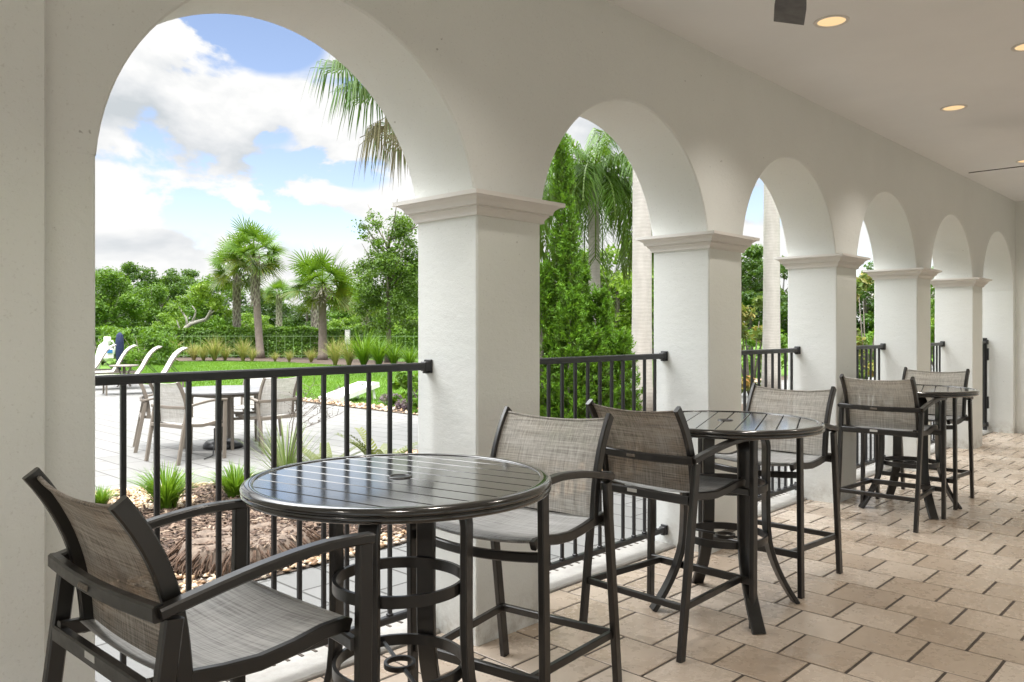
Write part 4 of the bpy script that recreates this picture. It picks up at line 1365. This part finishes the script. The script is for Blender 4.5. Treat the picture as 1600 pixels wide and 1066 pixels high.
shrub(1172, 17.5, 1.7, 2.1, 'croton', 'orange and green croton shrub in the third arch', 2000, .17, 31)
shrub(1353, 21, 1.5, 2.9, 'croton', 'tall orange flecked shrub in the fourth arch', 1900, .2, 32)
shrub(1190, 26, 3.2, 1.4, 'hedge', 'low bright green shrub behind the third railing', 2200, .16, 33)
shrub(1360, 27, 2.6, 1.5, 'hedge', 'low green shrub behind the fourth railing', 1500, .16, 34)
shrub(1460, 30, 2.2, 2.6, 'hedge', 'green shrub glimpsed in the fifth arch', 1200, .18, 35)
shrub(966, 26, 2.6, 1.5, 'hedge', 'rounded green shrub right of the juniper', 1600, .16, 36)
shrub(640, 15.4, .9, .75, 'hedge', 'leafy green shrub beside the first pier above the gravel', 700, .15, 37, z0=.05, asp=.6)
shrub(662, 14.2, .7, .55, 'grass_green', 'small bright shrub at the foot of the first pier', 500, .12, 38, z0=.03)
shrub(610, 16.0, .6, .2, 'purple', 'low purple leaved plant right of the game board', 420, .07, 39, z0=.02)
shrub(634, 14.6, .55, .22, 'purple', 'low purple leaved plant beside the green shrub', 420, .07, 40, z0=.02)

# hedge and fence
hx0 = Vector((*gp(120, 43), 0)); hx1 = Vector((*gp(700, 41.5), 0))
he = empty('hedge', tuple(hx0 + V(0, 0, -.05)), math.atan2(hx1.y - hx0.y, hx1.x - hx0.x), 'long clipped green hedge behind the lawn palms', 'hedge')
LH = (hx1 - hx0).length
n = 44000
u = rng.uniform(0, LH, n); side_ = rng.uniform(0, 1, n)
zt = 1.5 + .06 * np.sin(u * 1.7) + .05 * np.sin(u * 4.1)
yv = np.where(side_ < .6, -.45 + rng.normal(0, .06, n), rng.uniform(-.5, .5, n))
zv = np.where(side_ < .6, rng.uniform(.05, 1, n) * zt, zt + rng.normal(0, .05, n))
P_ = np.stack([u, yv, zv], 1)
nr = rng.normal(0, .6, (n, 3)) + np.where(side_[:, None] < .6, np.array([0, -1, .3]), np.array([0, 0, 1])); nr /= np.linalg.norm(nr, axis=1)[:, None]
t1 = np.cross(nr, rng.normal(0, 1, (n, 3))); t1 /= np.linalg.norm(t1, axis=1)[:, None]; t2 = np.cross(nr, t1)
s_ = .125 * rng.uniform(.6, 1.4, (n, 1))
vv = np.stack([P_ - t1 * s_ * .5, P_ + t2 * s_ * .3, P_ + t1 * s_ * .5, P_ - t2 * s_ * .3], 1).reshape(-1, 3)
tn = np.array([noise.noise(Vector((a * .9, c * 1.2, 0))) for a, c in zip(u, zv)])
link('foliage', raw_mesh('foliage', vv, np.arange(n * 4).reshape(n, 4), np.repeat(np.clip(.45 + tn * .5 + rng.normal(0, .2, n), 0, 1), 4), M['hedge']), he)
m = MB()
for i in range(int(LH / 1.2)): m.tube([(i * 1.2 + .4, .05, 0), (i * 1.2 + .4, .05, 1.2)], [.04, .02], 5)
m.build('stem', M['bark'], he)
fe = empty('fence', tuple(hx0 + V(0, 0, -.05)), he.rotation_euler.z, 'thin green picket fence along the front of the clipped hedge', 'fence')
M['fence'] = m_paint('green_fence_paint', (.16, .25, .10), .5)
m = MB()
for i in range(int(LH / .45)): m.box((i * .45, -.72, .62), (.022, .022, 1.24))
m.build('pickets', M['fence'], fe)
m = MB()
for z in (.15, 1.15): m.bar([(0, -.70, z), (LH, -.70, z)], .02, .03)
m.build('rail', M['fence'], fe)
# bushy bulge of hedge nearer the loungers
shrub(222, 34, 3.4, 1.42, 'hedge', 'dense rounded bush in front of the hedge behind the loungers', 4200, .15, 41, z0=.05)
shrub(160, 34, 3.0, 1.45, 'hedge', 'clipped green bush at the near pier edge behind the pool lift', 3000, .15, 42, z0=.05)

# ornamental grasses by the hedge
tus = [blades_mesh('tuft', 150, 1.0, .75, .022, M['grass_tan'], .8), blades_mesh('tuft', 150, .85, .7, .022, M['grass_tan'], .9), blades_mesh('tuft', 170, 1.15, .95, .03, M['grass_green'], .8)]
gr = [(265, 36.8, 1.0, 0, 'tan grass clump left of the leaning pale trunk'), (303, 38.5, .95, 1, 'tan grass clump under the leaning pale trunk'), (318, 38, .8, 1, 'low tan grass between two larger clumps'),
      (335, 38, 1.05, 0, 'tan grass clump left of the booted palm'), (352, 38.2, .8, 1, 'short tan grass clump touching the booted palm'), (380, 37.5, .95, 0, 'tan grass clump between the booted and tallest palms'),
      (394, 37.2, .75, 1, 'short tan grass at the foot of the tallest palm'), (430, 37, .5, 1, 'small reddish grass right of the tallest palm'), (452, 36.5, .5, 0, 'small tan grass midway between the palms'),
      (486, 36, .7, 1, 'tan grass clump left of the stout palm foot'), (524, 33.2, 1.0, 0, 'tan arching grass right of the stout palm'), (545, 32.5, 1.0, 0, 'large tan and green grass clump right of the stout palm'),
      (568, 32, 1.15, 2, 'large bright green grass clump left of the oak'), (592, 31.5, 1.0, 2, 'bright green grass clump in front of the oak'), (615, 31.5, .85, 2, 'low green grass clump right of the oak'), (640, 31, .7, 2, 'green grass clump at the edge of the first pier')]
for px, F, s_, k_, lab in gr:
    x, y = gp(px, F); o = link('grass_clump', tus[k_], None, (x, y, -.05)); o.scale = (s_ * 1.35,) * 3; o.rotation_euler.z = random.uniform(0, 6)
    tag(o, lab, 'grass clump', 'ornamental grasses along the hedge')

# plants in the near bed
tl = blades_mesh('tuft', 340, .34, .24, .011, M['grass_green'], 1.0, seg=5)
for (x, y, s_, lab) in ((2.76, 6.5, 1.1, 'larger green lily turf clump between the first balusters'), (3.36, 6.5, .92, 'green lily turf clump just left of the nearest tabletop'), (2.42, 6.95, .55, 'small green tuft beside the near pier edge')):
    o = link('lily_turf', tl, None, (x, y, -.01)); o.scale = (s_ * 1.35, s_ * 1.35, s_ * 1.1); o.rotation_euler.z = random.uniform(0, 6); tag(o, lab, 'grass clump', 'lily turf clumps in the near bed')
fl = empty('flax_lily', (3.92, 6.62, -.01), 0, 'variegated flax lily with long pale striped blades behind the nearest table', 'plant')
link('leaves', blades_mesh('leaves', 85, .68, .52, .024, M['flax'], .55, seg=5, stiff=.5), fl)
m = MB()
for q in range(9):
    a = R(-60 + q * 18) - TH * .2; L_ = random.uniform(.65, 1.0); d_ = rgt * math.cos(a) * .5 + fwd * math.sin(a) * .3
    p1 = V(0, 0, .2) + d_ * .3 + V(0, 0, L_ * .5); p2 = d_ * 1.0 + V(0, 0, L_)
    m.tube([(0, 0, .1), p1, p2], [.004, .003, .002], 5)
    for e in np.linspace(.3, 1, 9):
        b_ = p1.lerp(p2, e); c_ = b_ + V(random.uniform(-.09, .09), random.uniform(-.09, .09), random.uniform(-.02, .1)); m.tube([b_, c_], [.0025, .0015], 4); m.box(c_, (.006, .006, .009))
m.build('flower_stalks', M['bark'], fl)


def coontie(loc, label, n, L_):
    o = empty('coontie', (*loc, -.01), 0, label, 'cycad'); vs, fs, rn = [], [], []
    for i in range(n):
        az = i * 2.4 + rng.uniform(-.2, .2); el = rng.uniform(.45, 1.25); d_ = np.array([math.cos(az), math.sin(az), 0]); side = np.array([-math.sin(az), math.cos(az), 0])
        p = np.zeros(3); ang = el; tone = rng.uniform(.2, .9)
        for q in range(16):
            ang -= .045; st = L_ / 16; t_ = d_ * math.cos(ang) + np.array([0, 0, math.sin(ang)]); p = p + t_ * st
            if q < 3: continue
            for s2 in (-1, 1):
                ll = .085 * (1 - .5 * abs(q / 15 - .45)); dr_ = side * s2 * .8 + t_ * .55; dr_ /= np.linalg.norm(dr_); b = len(vs)
                vs += [p - t_ * .010, p + t_ * .010, p + dr_ * ll * .9 + t_ * .015, p + dr_ * ll * .9 - t_ * .012]; rn += [tone] * 4; fs.append((b, b + 1, b + 2, b + 3))
    link('fronds', raw_mesh('fronds', np.array(vs), np.array(fs), np.array(rn), M['coontie']), o)
    m = MB(); m.lathe([(.05, 0), (.045, .06), (0, .08)], 10, flip=True); m.build('crown_base', M['bark'], o)


coontie((4.95, 6.55), 'olive green cycad with stubby leaflets left of the first pier', 24, .60)
coontie((4.45, 6.75), 'smaller olive cycad beside the variegated flax lily', 15, .45)
# palm stump with a skirt of roots
sx, sy = 2.55, 4.80
so = empty('palm_stump', (sx, sy, -.01), 0, 'weathered low palm stump with a fibrous root skirt outside the railing', 'stump')
m = MB(); nn = 90
def rs(a, b): return b * (1 + .10 * noise.noise(Vector((math.cos(a) * 1.5, math.sin(a) * 1.5, b * 4))))
lay = [(.0, .17)] + [(.04 * k_, .172) for k_ in range(1, 9)] + [(.35, .165), (.38, .15), (.405, .125), (.425, .09), (.44, .05), (.46, .0)]
vs = []; fs = []
for (r_, z_) in lay:
    for j in range(nn):
        a = 2 * PI * j / nn; rr = rs(a, r_); vs.append((rr * math.cos(a) * 1.15, rr * math.sin(a), z_ + (.035 * noise.noise(Vector((rr * 9 * math.cos(a), rr * 9 * math.sin(a), 1))) + .018 * noise.noise(Vector((rr * 40 * math.cos(a), rr * 14 * math.sin(a), 4)))) * min(1, z_ * 9)))
for i in range(len(lay) - 1):
    for j in range(nn): fs.append((i * nn + j, (i + 1) * nn + j, (i + 1) * nn + (j + 1) % nn, i * nn + (j + 1) % nn))
so.scale = (.86, .86, .8); m.add(vs, fs, True); m.build('stump_body', M['stump'], so)
m = MB()
for q in range(300):
    a = rng.uniform(0, 2 * PI); r_ = rng.uniform(.42, .50); z_ = rng.uniform(.05, .17)
    d_ = V(math.cos(a) * 1.15, math.sin(a), 0); tgn = V(-math.sin(a), math.cos(a), 0) * rng.normal(0, .04)
    m.tube([d_ * (r_ - .06) + V(0, 0, z_), d_ * r_ + tgn * .5 + V(0, 0, z_ * .6), d_ * (r_ + .03) + tgn + V(0, 0, 0)], [.008, .007, .004], 4, rnd=.5)
m.build('root_skirt', M['root'], so)
n = 420
a_ = rng.uniform(0, 2 * PI, n); q_ = .40 * np.sqrt(rng.uniform(0, 1, n))
ch_ = scatter_stones('bark_chips', np.stack([q_ * np.cos(a_) * 1.1, q_ * np.sin(a_), np.full(n, .175)], 1), .026, M['mulch'], chips=True)
ch_.parent = so
# weed growing by the first pier
we = empty('weed', (X1 - .035, D + .27, 0), 0, 'tiny green weed sprouting at the foot of the first pier', 'weed')
m = MB(); m.tube([(0, 0, 0), (-.006, .004, .05), (-.002, .012, .10), (-.012, .02, .14)], .0015, 5); m.tube([(-.005, .004, .06), (-.01, .05, .095)], .001, 4); m.build('stem', M['grass_green'], we)
c_ = [(-.012, .02, .142), (-.01, .03, .132), (-.01, .05, .097), (-.004, -.01, .06), (-.002, .014, .11), (-.01, .0, .03)]
link('leaves', leaf_cloud('leaves', c_, [.012] * 6, 34, .016, M['grass_green'], asp=.6), we)
# utility box behind the grasses
x, y = gp(543, 39); ub = empty('utility_box', (x, y, -.05), TH - PI / 2, 'small grey utility box by the hedge right of the stout palm', 'utility box')
m = MB(); m.box((0, 0, 1.12), (.24, .16, .72), .02); m.tube([(0, 0, 0), (0, 0, .8)], .04, 8); m.build('cabinet', M['silver'], ub)
m = MB(); m.box((0, -.086, 1.2), (.19, .012, .4), .004); m.build('door', M['white'], ub)

# ------------------------------------------------------------------ WORLD: sky with cumulus
SUN_EL, SUN_AZ = R(66), R(-118)      # high sun from behind the building, to the left
w = bpy.data.worlds.new('World'); sc.world = w; w.use_nodes = True
nt = w.node_tree; nt.nodes.clear()
W = NT.__new__(NT); W.t = nt
out = W.n('ShaderNodeOutputWorld')
sky = W.n('ShaderNodeTexSky', sky_type='NISHITA', sun_disc=False, sun_elevation=SUN_EL, sun_rotation=PI / 2 - SUN_AZ)
sky.air_density = 1.0; sky.dust_density = .6; sky.ozone_density = 1.4
tc = W.n('ShaderNodeTexCoord').outputs['Generated']
sep = W.n('ShaderNodeSeparateXYZ', {0: tc})
dx, dy, dz = sep.outputs
az = W.math('ARCTAN2', dy, dx)
el = W.math('ARCSINE', dz)
def pa(px, py):
    k_ = (px - 800) / 1252.2; return TH - math.atan(k_), math.atan((515 - py) / 1252.2 / math.sqrt(1 + k_ * k_))
cv = W.n('ShaderNodeCombineXYZ', {0: W.math('MULTIPLY', dx, 1.0), 1: W.math('MULTIPLY', dy, 1.0), 2: W.math('MULTIPLY', dz, 1.9)}).outputs[0]
n1 = W.noise(4.6, 11, .55, cv, dist=.25)
n2 = W.noise(2.0, 3, .5, W.n('ShaderNodeMapping', {'Vector': cv, 'Location': (3.1, 1.7, .4)}).outputs[0])
dens = W.math('ADD', W.math('MULTIPLY', n1, 1.35), W.math('MULTIPLY', n2, .45))
dens = W.math('ADD', dens, -.76)
gaps = [(405, 55, 95, 55, .42), (430, 214, 42, 26, .16), (545, 272, 85, 24, .26), (500, 345, 90, 42, .34), (300, 335, 120, 22, .24), (1190, 320, 25, 60, .1)]
warp = W.math('MULTIPLY', W.math('SUBTRACT', n1, .5), .22)
for (gx, gy, rx_, ry_, am) in gaps:
    a0, e0 = pa(gx, gy); a1, _ = pa(gx + rx_, gy); _, e1 = pa(gx, gy - ry_)
    u_ = W.math('DIVIDE', W.math('ADD', W.math('SUBTRACT', az, a0), warp), abs(a1 - a0)); v_ = W.math('DIVIDE', W.math('ADD', W.math('SUBTRACT', el, e0), W.math('MULTIPLY', warp, .6)), abs(e1 - e0))
    q_ = W.math('ADD', W.math('MULTIPLY', u_, u_), W.math('MULTIPLY', v_, v_))
    gsn = W.math('EXPONENT', W.math('MULTIPLY', q_, -1.0))
    dens = W.math('SUBTRACT', dens, W.math('MULTIPLY', gsn, am))
cover = W.maprange(dens, -.035, .05, 0, 1, True)
cvo = W.n('ShaderNodeMapping', {'Vector': cv, 'Location': (-.03, -.03, .055)}).outputs[0]
n3 = W.noise(4.6, 6, .5, cvo, dist=.25)
lit = W.math('SUBTRACT', n1, n3)
n4 = W.noise(2.6, 5, .6, W.n('ShaderNodeMapping', {'Vector': cv, 'Location': (7.1, 2.7, 1.4)}).outputs[0])
shade = W.math('ADD', W.math('MULTIPLY', lit, 3.0), W.math('ADD', W.maprange(n4, .38, .64, .95, .42), W.maprange(el, R(3), R(9), .22, 0)))
cc = W.ramp(shade, [(.2, (.30, .32, .335)), (.5, (.385, .395, .405)), (.85, (.48, .48, .475))])
bg1 = W.n('ShaderNodeBackground', {'Strength': .11}); W.set(bg1, 0, W.mix(1.0, sky.outputs[0], (1.08, .95, .93), 'MULTIPLY'))
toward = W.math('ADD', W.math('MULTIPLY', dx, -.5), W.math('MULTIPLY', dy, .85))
side_boost = W.maprange(toward, -.7, .7, 2.2, 11.0, True)
high = W.math('ADD', 1.0, W.math('MULTIPLY', W.maprange(el, R(22), R(50), 0, 1, True), side_boost))      # added brightness in the unseen upper sky, away from the sun, lighting the jambs
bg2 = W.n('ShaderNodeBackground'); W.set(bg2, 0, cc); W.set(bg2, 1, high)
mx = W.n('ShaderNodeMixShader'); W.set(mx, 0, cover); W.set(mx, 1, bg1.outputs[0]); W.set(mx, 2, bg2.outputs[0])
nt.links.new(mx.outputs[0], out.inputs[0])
w.cycles.sampling_method = 'MANUAL'; w.cycles.sample_map_resolution = 1024

sl = bpy.data.lights.new('sun', 'SUN'); sl.energy = 2.0; sl.angle = R(8.0); sl.color = (1, .97, .92)
so_ = bpy.data.objects.new('sun', sl); col.objects.link(so_)
sd = V(math.cos(SUN_EL) * math.cos(SUN_AZ), math.cos(SUN_EL) * math.sin(SUN_AZ), math.sin(SUN_EL))
so_.rotation_euler = sd.to_track_quat('Z', 'Y').to_euler()

# ------------------------------------------------------------------ CAMERA
cam = bpy.data.cameras.new('camera'); cam.sensor_width = 36; cam.lens = 1252.2 / 1600 * 36
cam.shift_y = -18 / 1600; cam.clip_start = .05; cam.clip_end = 2000
co = bpy.data.objects.new('camera', cam); col.objects.link(co)
co.location = (0, 0, EYE); co.rotation_euler = (PI / 2, 0, TH - PI / 2)
sc.camera = co
